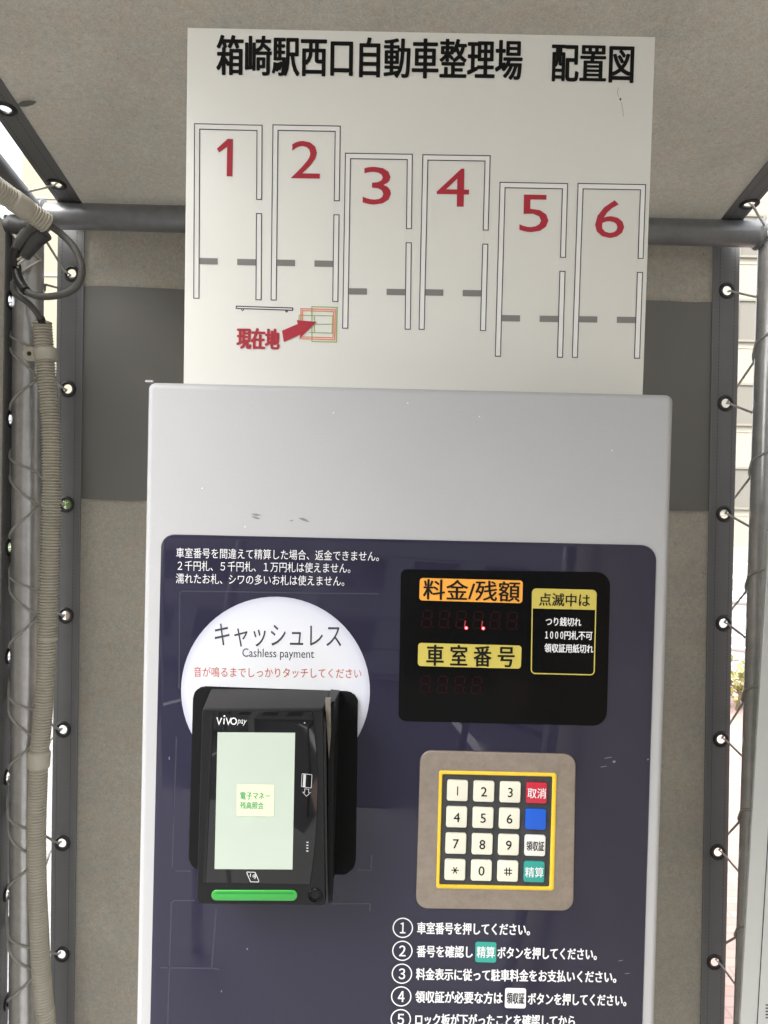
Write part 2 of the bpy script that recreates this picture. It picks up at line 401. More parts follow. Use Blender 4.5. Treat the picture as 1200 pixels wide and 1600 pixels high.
def facade_building(name, label, x0, x1, y, depth, h, wallm, win, cat='building', joints=True, face=-1, floors=3, group=None):
    """a block with storeys of framed windows on the side facing the shelter"""
    root = empty(name, ((x0 + x1) / 2, y, 0), label, cat, group)
    m = MB(); m.box(((x0 + x1) / 2, y - face * depth / 2, h / 2), (x1 - x0, depth, h), wallm); m.build('wall', root, smooth=0)
    if joints:
        m = MB(); z = 1.2
        while z < h - 0.3:
            m.box(((x0 + x1) / 2, y + face * 0.006, z), (x1 - x0 - 0.1, 0.03, 0.05), 'joint'); z += 1.55
        m.build('panel_joint', root, smooth=0)
    m = MB(); m.box(((x0 + x1) / 2, y - face * depth / 2, h + 0.15), (x1 - x0 + 0.3, depth + 0.3, 0.3), wallm); m.build('parapet', root, smooth=0)
    for (wx, wz, ww, wh) in win:
        m = MB()
        for dx, dz, sx, sz in ((0, wh / 2, ww + 0.16, 0.08), (0, -wh / 2, ww + 0.16, 0.08), (-ww / 2, 0, 0.08, wh - 0.08), (ww / 2, 0, 0.08, wh - 0.08), (0, 0, 0.05, wh - 0.08)):
            m.box((wx + dx, y + face * 0.05, wz + dz), (sx, 0.1, sz), 'frame_far')
        f = m.build('window', root, smooth=0)
        m = MB(); m.box((wx, y + face * 0.02, wz), (ww - 0.06, 0.05, wh - 0.06), 'glass_far'); m.build('pane', f, smooth=0)
    return root
facade_building('apartment_block', 'cream block with framed windows seen through the gap beside the grey post, across the road', 8.5, 20.5, 28, 9, 19, 'wall_beige',
                [(x, z, 1.7, 1.5) for z in (2.2, 5.3, 8.4, 11.5, 14.6) for x in (10.2, 12.9, 15.6, 18.3)])
facade_building('panelled_building', 'pale cream panelled building seen through the gap behind the corrugated conduit', -7.45, -2.2, 15, 6, 12, 'wall_cream', [])
facade_building('office_block', 'pale office block with rows of windows across the road behind the photographer', -14, 15, -19, 8, 9.5, 'wall_pale',
                [(x, z, 2.0, 1.5) for z in (1.8, 4.9, 8.0) for x in (-12, -8.6, -5.2, -1.8, 1.6, 5.0, 8.4, 11.8)], face=1)

def leafy(name, label, c, h, spread, n, leafm, cat, group=None, ls=0.09):
    c = Vector(c); root = empty(name, (c.x, c.y, 0), label, cat, group)
    m = MB(); m.tube([(c.x, c.y, 0), (c.x + .02, c.y, h * .35), (c.x + .05, c.y, h * .75)], 0.04 * spread, 'trunk', 8, rfun=lambda i: [0.05, 0.04, 0.015][i] * spread)
    for a in range(5):
        an = a * 1.3; m.tube([(c.x + .02, c.y, h * (.3 + .06 * a)), (c.x + math.cos(an) * spread * .5, c.y + math.sin(an) * spread * .5, h * (.55 + .08 * a))], 0.015 * spread, 'trunk', 6)
    m.build('trunk', root)
    m = MB(); rnd = random.Random(int(c.x * 100) + n)
    cl = [(Vector((rnd.gauss(0, .45), rnd.gauss(0, .45), rnd.uniform(.3, 1))), rnd.uniform(.15, .32)) for _ in range(26)]
    for _ in range(n):
        cc, r = rnd.choice(cl)
        p = Vector((c.x + (cc.x + rnd.gauss(0, r)) * spread, c.y + (cc.y + rnd.gauss(0, r)) * spread, h * max(.12, cc.z + rnd.gauss(0, r * .45))))
        d = Vector((rnd.gauss(0, 1), rnd.gauss(0, 1), rnd.gauss(0, .6))).normalized(); e = d.cross(Vector((rnd.gauss(0, 1), rnd.gauss(0, 1), rnd.gauss(0, 1)))).normalized()
        l = ls * rnd.uniform(.6, 1.3)
        m.add([p, p + d * l * .5 + e * l * .28, p + d * l, p + d * l * .5 - e * l * .28], [(0, 1, 2, 3)], leafm)
    m.build('crown', root, smooth=0, recalc=False)
    return root
leafy('garden_shrub', 'green leafy shrub glimpsed through an eyelet of the canvas wall', (-3.35, 7.6, 0), 2.0, 0.75, 1800, 'leaf', 'shrub')
leafy('weed_clump', 'yellow green weeds growing at the edge of the pink paving', (2.62, 5.0, 0), 0.30, 0.30, 260, 'leaf_yellow', 'weeds', ls=0.07)

# parking lot behind the photographer, mirrored in the glossy panel
g = MB(); g.box((-1.0, -9.2, 0.003), (16, 12.6, 0.006), 'lot'); tag(g.build('parking_lot', smooth=0), kind='structure')
g = MB()
for x in (-6.2, -3.6, -1.5, 1.4, 3.9): g.box((x, -6.4, 0.010), (0.15, 4.6, 0.004), 'roadline')
tag(g.build('bay_markings', smooth=0), kind='structure')
sp_ = empty('reflection_post', (-0.70, -3.0, 0), 'added pale square post behind the photographer, mirrored as a light band in the upper left of the navy panel', 'post')  # unseen post added so a light band mirrors in the film
m = MB(); m.box((-0.70, -3.0, 1.2), (0.13, 0.13, 2.4), 'roadline'); m.build('shaft', sp_, smooth=0)
m = MB(); m.box((-0.70, -3.0, 0.012), (0.26, 0.26, 0.024), 'rail'); m.build('base_plate', sp_, smooth=0)
gr_ = empty('reflection_rail', (1.2, -2.2, 0), 'added dark two bar rail out of view, mirrored as dark diagonals to the right of the black display', 'railing')  # unseen rail added to give the panel its dark mirrored diagonals
for z in (1.02, 0.84):
    m = MB(); m.tube([(0.75, -3.1, z + .02), (1.75, -1.5, z)], 0.03, 'galv_dark', 12); m.build('rail', gr_)
for x, y in ((0.75, -3.1), (1.75, -1.5)):
    m = MB(); m.tube([(x, y, 0), (x, y, 1.08)], 0.03, 'galv_dark', 12); m.build('post', gr_)

# pipe railing by the pavement
rl = empty('pipe_railing', (2.3, 4.4, 0), 'grey pipe railing with two rails beside the pink paving', 'railing')
for z in (0.90, 0.60):
    m = MB(); m.tube([(1.0, 5.1, z), (3.4, 3.55, z)], 0.024, 'rail', 12); m.build('rail', rl)
for x, y in ((1.0, 5.1), (3.4, 3.55)):
    m = MB(); m.tube([(x, y, 0), (x, y, 0.93)], 0.03, 'rail', 12); m.build('post', rl)

# ================================================================= SHELTER
YB = 0.712                    # back canvas
WALL = yplane(YB)
PY = 0.652                    # centre of the rear posts and rear beam
pipe = yplane(PY)
RS = 0.176                    # the roof climbs towards the open front
frame = empty('shelter_frame', (0, PY, 0), 'galvanised steel pipe frame of posts and beams that carries the canvas shelter', 'frame')
def through(pl, pa, pb, z):   # the point at height z on the straight line through two pixels' points on pl
    a = pl.hit(*pa); b = pl.hit(*pb); t = (z - a.z) / (b.z - a.z); return a + (b - a) * t
ba = pipe.hit(60, 336.8); bb = pipe.hit(1206, 366.5)
zl = (ba.z + bb.z) / 2
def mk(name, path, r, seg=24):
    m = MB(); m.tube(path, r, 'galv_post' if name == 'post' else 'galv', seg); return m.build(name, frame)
pl_top = through(pipe, (44, 400), (39, 1500), ba.z + 0.018); pl_bot = through(pipe, (44, 400), (39, 1500), 0.0)
pr_top = through(pipe, (1209, 400), (1174, 1500), bb.z + 0.018); pr_bot = through(pipe, (1209, 400), (1174, 1500), 0.0)
R_POST = 0.0245; R_BEAM = 0.0212
mk('post', [pl_bot, pl_top], R_POST); mk('post', [pr_bot, pr_top], R_POST)
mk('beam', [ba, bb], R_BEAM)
FY = -1.15                    # open front of the shelter
dl = Vector((0, -1, RS))
for a in (pl_top - Vector((0, 0, .018)), pr_top - Vector((0, 0, .018))):
    a = a + Vector((.008 if a.x < 0 else 0, 0, 0)); mk('beam', [a + dl * 0.02, a + dl * (PY - FY)], R_BEAM)
fa = pl_top + dl * (PY - FY); fb = pr_top + dl * (PY - FY)
mk('beam', [fa - Vector((0, 0, .02)), fb - Vector((0, 0, .02))], R_BEAM)
for p in (fa, fb): mk('post', [(p.x, p.y, 0), (p.x, p.y, p.z)], R_POST)
# weld beads where the rear beam meets the posts
for c, sx in ((pl_top, 1), (pr_top, -1)):
    m = MB(); cc = Vector((c.x + sx * 0.0265, PY, c.z - 0.018)); m.lathe(cc, (0, 1, 0), (0, 0, 1), (sx, 0, 0), [(0.0205, -0.004), (0.0255, -0.001), (0.0255, 0.002), (0.0210, 0.006)], 'galv', 24)
    m.build('weld_collar', frame)

def strip_with_holes(mb, corner, s_holes, L, wdt, r, mname, th=0.0012):
    """corner(s, t, n) -> world; a band from s=0..L, t=0..wdt with round holes at (s_i, t_i)"""
    cuts = [0.0]; cells = []
    for (s, t) in sorted(s_holes):
        a, b = s - 0.02, s + 0.02
        if a <= 0 or b >= L: continue
        cells.append(('p', cuts[-1], a)); cells.append(('h', a, b, s, t)); cuts.append(b)
    cells.append(('p', cuts[-1], L))
    for n, flip in ((0, False), (-th, True)):
        for c in cells:
            if c[0] == 'p':
                K = max(1, int((c[2] - c[1]) / 0.02))
                for k in range(K):
                    a = c[1] + (c[2] - c[1]) * k / K; b = c[1] + (c[2] - c[1]) * (k + 1) / K
                    mb.add([corner(a, 0, n), corner(a, wdt, n), corner(b, wdt, n), corner(b, 0, n)], [(0, 1, 2, 3)], mname)
            else:
                _, a, b, s, t = c; angs = [2 * math.pi * k / 28 for k in range(28)]
                for ca, cb in ((a - s, -t), (a - s, wdt - t), (b - s, -t), (b - s, wdt - t)): angs.append(math.atan2(cb, ca) % (2 * math.pi))
                angs = sorted(set(round(x, 6) for x in angs)); inn = []; out = []
                for an in angs:
                    ds, dt = math.cos(an), math.sin(an)
                    q = min((( (b - s) if ds > 0 else (a - s)) / ds) if abs(ds) > 1e-9 else 9, (((wdt - t) if dt > 0 else -t) / dt) if abs(dt) > 1e-9 else 9)
                    out.append(corner(s + ds * q, t + dt * q, n)); inn.append(corner(s + ds * r, t + dt * r, n))
                Kk = len(angs)
                mb.add(inn + out, [(i, (i + 1) % Kk, Kk + (i + 1) % Kk, Kk + i) for i in range(Kk)], mname)
def stitches(mb, corner, t, L, mname, n=0.0004):
    s = 0.004
    while s < L - 0.006:
        l = 0.0042; mb.add([corner(s, t - .0004, n), corner(s + l, t - .0004, n), corner(s + l, t + .0004, n), corner(s, t + .0004, n)], [(0, 1, 2, 3)], mname); s += 0.0062
def eyelet(parent, c, u, v, n, r=0.0145, hole=0.0078):
    m = MB(); m.lathe(c, u, v, n, [(hole, -.0016), (hole, .0008), (hole + .0012, .0021), ((r + hole) / 2, .0026), (r - .0012, .0017), (r, .0003), (r, -.0016)], 'eyelet', 32)
    return m.build('eyelet', parent)

# --- back canvas wall
bw = empty('canvas_wall', (0, YB, 0), 'beige canvas rear wall of the shelter with a dark grey band across', 'canvas wall')
# edges as pixel lines: inner and outer edge of each hem
def line_pt(pl, pa, pb, s):   # s in 0..1 from pa to pb on the plane
    a = pl.uv(*pa); b = pl.uv(*pb); return a + (b - a) * s
zt = 338                      # hidden behind the beam
LI, LO = ((134, zt), (117, 1590)), ((92.5, zt), (80, 1590))
RI, RO = ((1113, zt + 25), (1093, 1590)), ((1154.5, zt + 25), (1130, 1590))
def ext(pl, pr, zb=0.05):
    a = pl.uv(*pr[0]); b = pl.uv(*pr[1]); t = (zb - EYE - a.y) / (b.y - a.y); return a, a + (b - a) * t
li, lo, ri, ro = ext(WALL, LI), ext(WALL, LO), ext(WALL, RI), ext(WALL, RO)
m = MB(); NX, NZ = 24, 44; vs = []
for j in range(NZ + 1):
    for i in range(NX + 1):
        s = j / NZ; t = i / NX; a = li[0].lerp(li[1], s) - Vector((.009, 0)); b = ri[0].lerp(ri[1], s) + Vector((.009, 0)); p = a.lerp(b, t)
        wv = 0.0010 * math.sin(23 * t + 9 * s) * math.sin(13 * s + 4 * t) + 0.0022 * math.sin(5 * t * math.pi + 2 * s) * math.sin(math.pi * t) + 0.0016 * math.sin(9 * s * math.pi + 3 * t)
        vs.append(WALL.W(p, -0.0030 + wv))
m.add(vs, [(j * (NX + 1) + i, j * (NX + 1) + i + 1, (j + 1) * (NX + 1) + i + 1, (j + 1) * (NX + 1) + i) for j in range(NZ) for i in range(NX)], 'canvas')
m.build('canvas_sheet', bw, smooth=60)
bandq = [WALL.uv(128, 447.5), WALL.uv(1118, 472.5), WALL.uv(1112, 799.5), WALL.uv(124, 780)]
m = MB(); vs = []
for j in range(9):
    for i in range(25):
        p = bandq[0].lerp(bandq[1], i / 24).lerp(bandq[3].lerp(bandq[2], i / 24), j / 8) + Vector((0, .0011 * math.sin(i * 1.3 + j * .3) + .0007 * math.sin(i * 2.9))); vs.append(WALL.W(p, 0.0022 + 0.0008 * math.sin(i * .9 + j * .4)))
m.add(vs, [(j * 25 + i, j * 25 + i + 1, (j + 1) * 25 + i + 1, (j + 1) * 25 + i) for j in range(8) for i in range(24)], 'band')
m.build('dark_band', bw, smooth=60)
hemsides = []
for side, (o_, i_), eys in (('l', (lo, li), [(112, 428), (106, 608), (103, 788), (102, 962), (98, 1140), (97, 1317), (96, 1491)]),
                            ('r', (ro, ri), [(1136, 454), (1134, 630), (1132, 803), (1131, 974), (1127, 1155), (1122, 1331), (1117, 1503)])):
    L = (o_[1] - o_[0]).length; W_ = (i_[0] - o_[0]).length
    def corner(s, t, n, o_=o_, i_=i_, L=L, W_=W_):
        a = o_[0].lerp(o_[1], s / L); b = i_[0].lerp(i_[1], s / L); k = t / W_
        bow = 0.0025 * math.sin(s * 7) * (1 - k)            # the hem is drawn in and out a little by its cord
        return WALL.W(a.lerp(b, k), n + 0.0045 + bow * .6)
    holes = []
    for e in eys:
        p = WALL.off(0.0045).uv(*e); s = (p - o_[0]).dot((o_[1] - o_[0]).normalized())
        a = o_[0].lerp(o_[1], s / L); t = (p - a).length * W_ / (i_[0].lerp(i_[1], s / L) - a).length; holes.append((s, t))
    m = MB(); strip_with_holes(m, corner, holes, L, W_, 0.0078, 'hem')
    for t in (0.008, W_ - 0.0125): stitches(m, corner, t, L, 'thread')
    # rolled inner edge of the hem
    m.tube([corner(L * k / 60, W_ - 0.0008, -0.0004) for k in range(61)], 0.0011, 'hem', 6)
    hem = m.build('hem', bw, smooth=0, recalc=False)
    for (s, t) in holes: eyelet(hem, corner(s, t, 0), WALL.u, WALL.v, WALL.n)
    hemsides.append([corner(s, t, 0) for s, t in holes])

# --- roof canvas
rp0 = at(600, 352.5, PY + 0.0); rp0 = Vector((rp0.x, PY, rp0.z + 0.0225))
rslope = (bb - ba).normalized()
ROOF = Plane(rp0, (rslope.x, 0, rslope.z), (0, 1, -RS))      # seen from below: v runs to the rear
ROOF.n = -ROOF.n
rf = empty('canvas_roof', (0, 0, rp0.z), 'sloping beige canvas roof of the shelter above the white map board', 'canvas roof')
def roofedge(p1, p2):
    a, b = ROOF.uv(*p1), ROOF.uv(*p2); f = lambda v: a + (b - a) * ((v - a.y) / (b.y - a.y)); return f
r_li = roofedge((128, 317), (0, 122)); r_lo = roofedge((90, 316), (0, 196)); r_ri = roofedge((1129, 340), (1200, 252)); r_ro = roofedge((1160, 345), (1200, 304))
V0, V1 = YB - PY + 0.01, FY - PY - 0.1
# keep both hems straight and as wide as they are near the rear
uli = r_li(0).x; ulo = r_lo(0).x; uri = r_ri(0).x; uro = r_ro(0).x
kl = (r_li(-.3).x - r_li(0).x) / .3; kr = (r_ri(-.3).x - r_ri(0).x) / .3
Uli = lambda v: uli - kl * v; Uri = lambda v: uri - kr * v
WL, WR = uli - ulo, uro - uri
m = MB(); vs = []
for j in range(31):
    for i in range(25):
        v = V0 + (V1 - V0) * j / 30; t = i / 24; u = (Uli(v) - .01) * (1 - t) + (Uri(v) + .01) * t
        vs.append(ROOF.W((u, v), -0.004 + 0.004 * math.sin(math.pi * t) * math.sin(4 * math.pi * j / 30) - 0.002))
m.add(vs, [(j * 25 + i, j * 25 + i + 1, (j + 1) * 25 + i + 1, (j + 1) * 25 + i) for j in range(30) for i in range(24)], 'canvas')
m.build('canvas_sheet', rf, smooth=60)
st = [ROOF.uv(*p) for p in ((27, 163), (34, 158.5), (46, 157), (56, 158), (57, 160), (52, 164.5), (40, 167.5), (30, 167))]
m = MB(); m.flat_poly(ROOF, st, -.0004, 'band'); m.build('damp_stain', rf, smooth=0)
roofeyes = []
for U_, sg, W_, eys in ((Uli, -1, WL, [(88, 288), (8, 170)]), (Uri, 1, WR, [(1171, 319), (1232, 243)])):
    L = V0 - V1
    def corner(s, t, n, U_=U_, sg=sg, W_=W_):
        v = V0 - s; return ROOF.W((U_(v) + sg * (W_ - t), v), n)
    holes = []
    for e in eys:
        p = ROOF.uv(*e); holes.append((V0 - p.y, W_ - sg * (p.x - U_(p.y))))
    m = MB(); strip_with_holes(m, corner, holes, L, W_, 0.0082, 'hem')
    for t in (0.008, W_ - 0.0125): stitches(m, corner, t, L, 'thread')
    m.tube([corner(L * k / 40, W_ - 0.0008, -0.0004) for k in range(41)], 0.0011, 'hem', 6)
    hem = m.build('hem', rf, smooth=0, recalc=False)
    for (s, t) in holes: eyelet(hem, corner(s, t, 0), ROOF.u, ROOF.v, ROOF.n, 0.0155, 0.0082)
    roofeyes.append([corner(s, t, 0) for s, t in holes])

# --- side canvas walls
sideeyes = []
for nm, xs, sgn, lab, eys in (('canvas_wall', -0.6165, 1, 'beige canvas side wall with grey hem beside the corrugated conduit', [(10.5, 350), (14, 470), (14.5, 655), (13.5, 855), (13, 1025), (10.5, 1213), (10, 1395), (10.5, 1565)]),
                              ('canvas_wall', 0.705, -1, 'beige canvas side wall behind the white notice board', [])):
    root = empty(nm, (xs, 0, 0), lab, 'canvas wall')
    SP = Plane((xs, 0, EYE), (0, sgn, 0), (0, 0, 1))      # normal points into the shelter
    if sgn < 0: SP = Plane((xs, 0, EYE), (0, -1, 0), (0, 0, 1))
    ye = 0.6635 if sgn > 0 else 0.60; Wh = 0.042; z0 = ba.z - 0.03; L = z0 - 0.06
    def corner(s, t, n, xs=xs, sgn=sgn, ye=ye, z0=z0):
        return Vector((xs + sgn * (n + 0.0015) , ye - t, z0 - s))
    holes = []
    if sgn > 0:
        for e in eys:
            r = ray(*e); tt = (xs - CAM.x) / r.x; p = CAM + r * tt; holes.append((z0 - p.z, ye - p.y))
    m = MB(); strip_with_holes(m, corner, holes, L, Wh, 0.0078, 'hem')
    for t in (0.009, Wh - 0.0125): stitches(m, corner, t, L, 'thread')
    m.tube([corner(L * k / 40, Wh - 0.0008, -0.0004) for k in range(41)], 0.0012, 'hem', 6)
    hem = m.build('hem', root, smooth=0, recalc=False)
    for (s, t) in holes: eyelet(hem, corner(s, t, 0), (0, 1, 0), (0, 0, 1), (sgn, 0, 0))
    if sgn > 0: sideeyes = [corner(s, t, 0) for s, t in holes]
    m = MB(); vs = []
    yf = 0.03 if sgn > 0 else -1.25  # left sheet cut short to admit side light, right one lengthened to shade
    for j in range(31):
        for i in range(21):
            y = (ye - Wh + .009) + (yf - (ye - Wh + .009)) * i / 20; z = z0 + (y - ye) * -RS * 1.0 * (1 if j == 0 else 1 - j / 30); z = z - (z0 - 0.06) * j / 30
            vs.append((xs - sgn * (0.0005 + 0.003 * math.sin(i * .8) * math.sin(j * .5)), y, z))
    m.add(vs, [(j * 21 + i, j * 21 + i + 1, (j + 1) * 21 + i + 1, (j + 1) * 21 + i) for j in range(30) for i in range(20)], 'canvas')
    m.build('canvas_sheet', root, smooth=60)

# --- lacing cords
def post_x(side, z):
    a, b = (pl_bot, pl_top) if side < 0 else (pr_bot, pr_top); t = (z - a.z) / (b.z - a.z); return a + (b - a) * t
def arc(side, z0, z1, a0, a1, k=8, r=R_POST + 0.0017):
    """points on a post's surface, angle 0 = towards the viewer, positive = to the right"""
    out = []
    for i in range(k + 1):
        z = z0 + (z1 - z0) * i / k; a = math.radians(a0 + (a1 - a0) * i / k); c = post_x(side, z); out.append(c + Vector((math.sin(a) * r, -math.cos(a) * r, 0)))
    return out
CORD = 0.0020
PXM = 1.27 / FPX
def through_hole(e, n, side_dir, cord=0.0045):
    return [e + side_dir * 0.004 + n * 0.0045, e + side_dir * 0.0055, e + side_dir * 0.008 - n * 0.004]
# rear wall, right side: eyelet -> across the post -> round it -> behind the hem -> next eyelet
path = []; E = hemsides[1]; n = Vector((0, -1, 0))
for i, e in enumerate(E):
    path += [e + Vector((0.004, 0.006, 0.0)), e + Vector((0.0062, 0, 0)), e + Vector((0.010, -0.006, -0.004))]
    z = e.z
    path += arc(1, z - 0.040, z - 0.052, 5, 70, 5)
    path += [post_x(1, z - .060) + Vector((0.045, -0.01, 0))]
    path += arc(1, z - 0.068, z - 0.100, 60, -85, 9)
    path += arc(1, z - 0.112, z - 0.128, -100, -135, 3)
    if i < len(E) - 1: path += [E[i + 1] + Vector((0.020, 0.012, 0.025))]
m = MB(); m.tube(path, CORD, 'rope', 6)
tag(m.build('lacing_cord', origin=E[0]), 'thin cord lacing the rear canvas to the galvanised post beside the notice board', 'cord', 'cords lacing the canvas to the frame')
# rear wall, left side
path = []; E = hemsides[0]
for i, e in enumerate(E):
    z = e.z
    path += arc(-1, z + 0.075, z + 0.052, -60, 60, 6)
    path += [e + Vector((-0.012, -0.006, 0.006)), e + Vector((-0.0062, 0, 0)), e + Vector((-0.004, 0.006, 0.0)), e + Vector((-0.026, 0.014, -0.022))]
    path += arc(-1, z - 0.032, z - 0.05, 110, 160, 3)
    if i < len(E) - 1: path += arc(-1, z - .07, E[i + 1].z + .085, 200, 290, 4)
m = MB(); m.tube(path, CORD, 'rope', 6)
tag(m.build('lacing_cord', origin=E[0]), 'thin cord tying the rear canvas hem to the post behind the corrugated conduit', 'cord', 'cords lacing the canvas to the frame')
# left side wall
path = []; E = sideeyes
for i, e in enumerate(E):
    z = e.z
    path += arc(-1, z + 0.092, z + 0.064, -58, 62, 7)[0:1] if False else []
    path += [e + Vector((-0.006, 0.004, 0.0)), e + Vector((0.0, 0.0052, 0)), e + Vector((0.006, 0.004, 0.006))]
    path += arc(-1, z + 0.018, z + 0.066, -62, 62, 8)
    path += arc(-1, z + 0.069, z + 0.069, 72, 62, 2)
    path += arc(-1, z + 0.068, z + 0.116, 62, -62, 8)
    if i: path = path
# zigzag runs from the lowest eyelet upwards
pts = []
for e in reversed(sideeyes):
    z = e.z
    pts += [e + Vector((-0.006, 0.004, -0.004)), e + Vector((0.0, 0.0052, 0)), e + Vector((0.006, 0.006, 0.006))]
    if z + .12 > pl_top.z - .03: continue
    pts += arc(-1, z + 0.018, z + 0.066, -62, 62, 8) + arc(-1, z + 0.069, z + 0.0695, 74, 74, 1) + arc(-1, z + 0.070, z + 0.120, 62, -75, 8)
m = MB(); m.tube(pts, CORD, 'rope', 6)
tag(m.build('lacing_cord', origin=sideeyes[0]), 'thin cord zigzagging across the front of the post from the side canvas eyelets', 'cord', 'cords lacing the canvas to the frame')
# roof cords
for k, (E, top, lab) in enumerate(((roofeyes[0], pl_top, 'dark cord tying the roof canvas to the pipe beam above the conduit'), (roofeyes[1], pr_top, 'dark cord tying the roof canvas to the corner of the frame by the notice board'))):
    path = []; sg = -1 if k == 0 else 1
    for i, e in enumerate(E):
        y = e.y - (0.012 if k == 0 else -0.03); bc = top - Vector((0, 0, .018)) + dl * (PY - y)
        if i: continue
        path += [e + Vector((-.004 * sg, 0, 0.006)), e + Vector((0.005 * sg, 0, -0.002))]
        aa = range(0, 700, 30)
        for a in aa:
            t = math.radians(a); path.append(bc + Vector((-sg * math.cos(t) * (R_BEAM + .0016), -a * 0.00004, -math.sin(t) * (R_BEAM + .0016))))
    m = MB(); m.tube(path, CORD, 'rope', 6)
    tag(m.build('lacing_cord', origin=E[0]), lab, 'cord', 'cords lacing the canvas to the frame')

# ================================================================= CONDUITS AND CABLE
def smooth_path(P, step):
    """Catmull-Rom resampled at equal steps"""
    P = [Vector(p) for p in P]; Q = [P[0] * 2 - P[1]] + P + [P[-1] * 2 - P[-2]]; dense = []
    for i in range(1, len(Q) - 2):
        for k in range(24):
            t = k / 24; a, b, c, d = Q[i - 1], Q[i], Q[i + 1], Q[i + 2]
            dense.append(0.5 * ((2 * b) + (c - a) * t + (2 * a - 5 * b + 4 * c - d) * t * t + (3 * b - a - 3 * c + d) * t ** 3))
    dense.append(Q[-2]); out = [dense[0]]; acc = 0
    for i in range(1, len(dense)):
        seg = dense[i] - dense[i - 1]; l = seg.length; pos = 0
        while acc + l - pos >= step:
            pos += step - acc; acc = 0; out.append(dense[i - 1] + seg * (pos / l))
        acc += l - pos
    return out
CY = 0.612
cpl = yplane(CY)
def corrugated(mb, path, r, pitch, depth, mname, sub=6, seg=28):
    P = smooth_path(path, pitch / sub)
    def rf(i):
        k = (i % sub) / sub; return r - depth * (0.5 + 0.5 * math.cos(2 * math.pi * k)) ** 1.6
    mb.tube(P, r, mname, seg, rfun=rf)
    return P
cpx = [(66, 503), (69, 545), (74, 600), (79, 660), (80.5, 720), (80.5, 790), (79, 850), (76, 930), (74, 980), (71, 1060), (66, 1130), (61, 1182), (59, 1230), (57, 1290), (57, 1340), (58.5, 1400), (61, 1450), (64, 1510), (69, 1570), (72, 1620)]
cp = [cpl.hit(*p) for p in cpx]; cp.append(cp[-1] + Vector((0.004, 0, -0.3))); cp.append(Vector((cp[-1].x, CY, 0.02)))
cd_root = empty('corrugated_conduit', cp[0], 'long beige corrugated conduit clipped down the front of the galvanised post', 'conduit')
m = MB(); corrugated(m, cp, 0.0150, 0.0047, 0.0036, 'conduit'); m.build('flexible_tube', cd_root, smooth=60)
def sleeve(parent, a, b, r, mname, name, lip=0.0):
    a, b = Vector(a), Vector(b); ax = (b - a); P = [a, a + ax * .06, a + ax * .10, a + ax * .9, a + ax * .94, b]
    rads = [r * .93, r * .99, r, r, r * .99, r * .93]; m = MB(); m.tube(P, r, mname, 28, rfun=lambda i: rads[i]); return m.build(name, parent, smooth=50)
sleeve(cd_root, cpl.hit(61.5, 1174), cpl.hit(59.5, 1199), 0.0176, 'conduit', 'coupling')
sleeve(cd_root, cpl.hit(75, 968 + 26), cpl.hit(74.6, 1000), 0.0151, 'conduit', 'plain_ring')
# saddle clip with its ear and screw
m = MB(); a, b = cpl.hit(70.5, 545), cpl.hit(72.5, 564); ax = b - a
m.tube([a, a + ax * .05, a + ax * .95, b], .0178, 'conduit', 28, rfun=lambda i: [.0168, .0178, .0178, .0168][i])
ear = cpl.off(-0.004); ec = ear.uv(46.5, 553)
m.prism(ear, [ear.uv(62, 543.5)] + [Vector((ec.x + .0115 * math.cos(t), ec.y + .0115 * math.sin(t))) for t in [math.radians(90 + 18 * k) for k in range(11)]] + [ear.uv(62, 564)], -0.002, 0.0015, 'conduit', 0.0008)
cl = m.build('saddle_clip', cd_root, smooth=50)
m = MB(); m.lathe(ear.W(ec, .0016), ear.u, ear.v, ear.n, [(.0062, -.001), (.0062, .0012), (.0048, .0014), (.0036, .0002), (.0001, .0002)], 'conduit', 24, close=False)
m.lathe(ear.W(ec, .0012), ear.u, ear.v, ear.n, [(.0034, .001), (.0001, .0012)], 'tape', 16, close=False); m.build('screw', cl)

# upper piece of conduit on the side beam
up = [at(-150, 190, .30), at(-60, 254, .40), at(0, 297, .46), at(32, 320, .49), at(74, 350, .525)]
cu = empty('corrugated_conduit', up[-1], 'short beige corrugated conduit slanting down to the corner of the frame', 'conduit')
m = MB(); corrugated(m, up, 0.0152, 0.0047, 0.0026, 'conduit'); m.build('flexible_tube', cu, smooth=60)
sleeve(cu, at(19, 311, .478), at(43, 328, .50), 0.0159, 'conduit', 'coupling')
m = MB(); a = up[-1]; ax = (up[-1] - up[-2]).normalized()
m.tube([a - ax * .002, a + ax * .001, a + ax * .0015], .016, 'tape', 24, rfun=lambda i: [.0125, .011, .004][i]); m.build('end_opening', cu)
# the loop of grey cable between the two conduits
kp = [(58, 338, .513), (78, 352.5, .529), (94, 364, .535), (113, 383, .537), (124, 404, .537), (128, 424, .537), (122, 444, .539), (108, 456, .541), (88, 462, .545), (68, 463.5, .55), (50, 460, .555), (37, 450, .56), (29, 436, .565), (25, 420, .568), (24, 405, .57), (23, 392, .575)]
P = smooth_path([at(*q) for q in kp], 0.004)
cb = empty('power_cable', at(88, 462, .545), 'dark grey cable looping from the upper conduit into the taped joint', 'cable')
m = MB(); m.tube(P, 0.0053, 'cable', 14); m.build('sheath', cb)
m = MB(); q = smooth_path([at(41, 455, .556), at(35, 447, .562), at(29, 436, .565), at(26, 424, .568), at(25, 412, .57)], .004); m.tube(q, 0.0072, 'tape', 14); m.build('tape_wrap', cb)
kp = [(20, 440, .575), (23, 457, .575), (34, 466, .575), (46, 475, .578), (56, 487, .585), (64, 500, .60), (68, 515, .612)]
cb2 = empty('power_cable', at(46, 475, .578), 'short dark grey cable entering the top of the long conduit', 'cable')
m = MB(); m.tube(smooth_path([at(*q) for q in kp], .004), 0.0046, 'cable', 14); m.build('sheath', cb2)
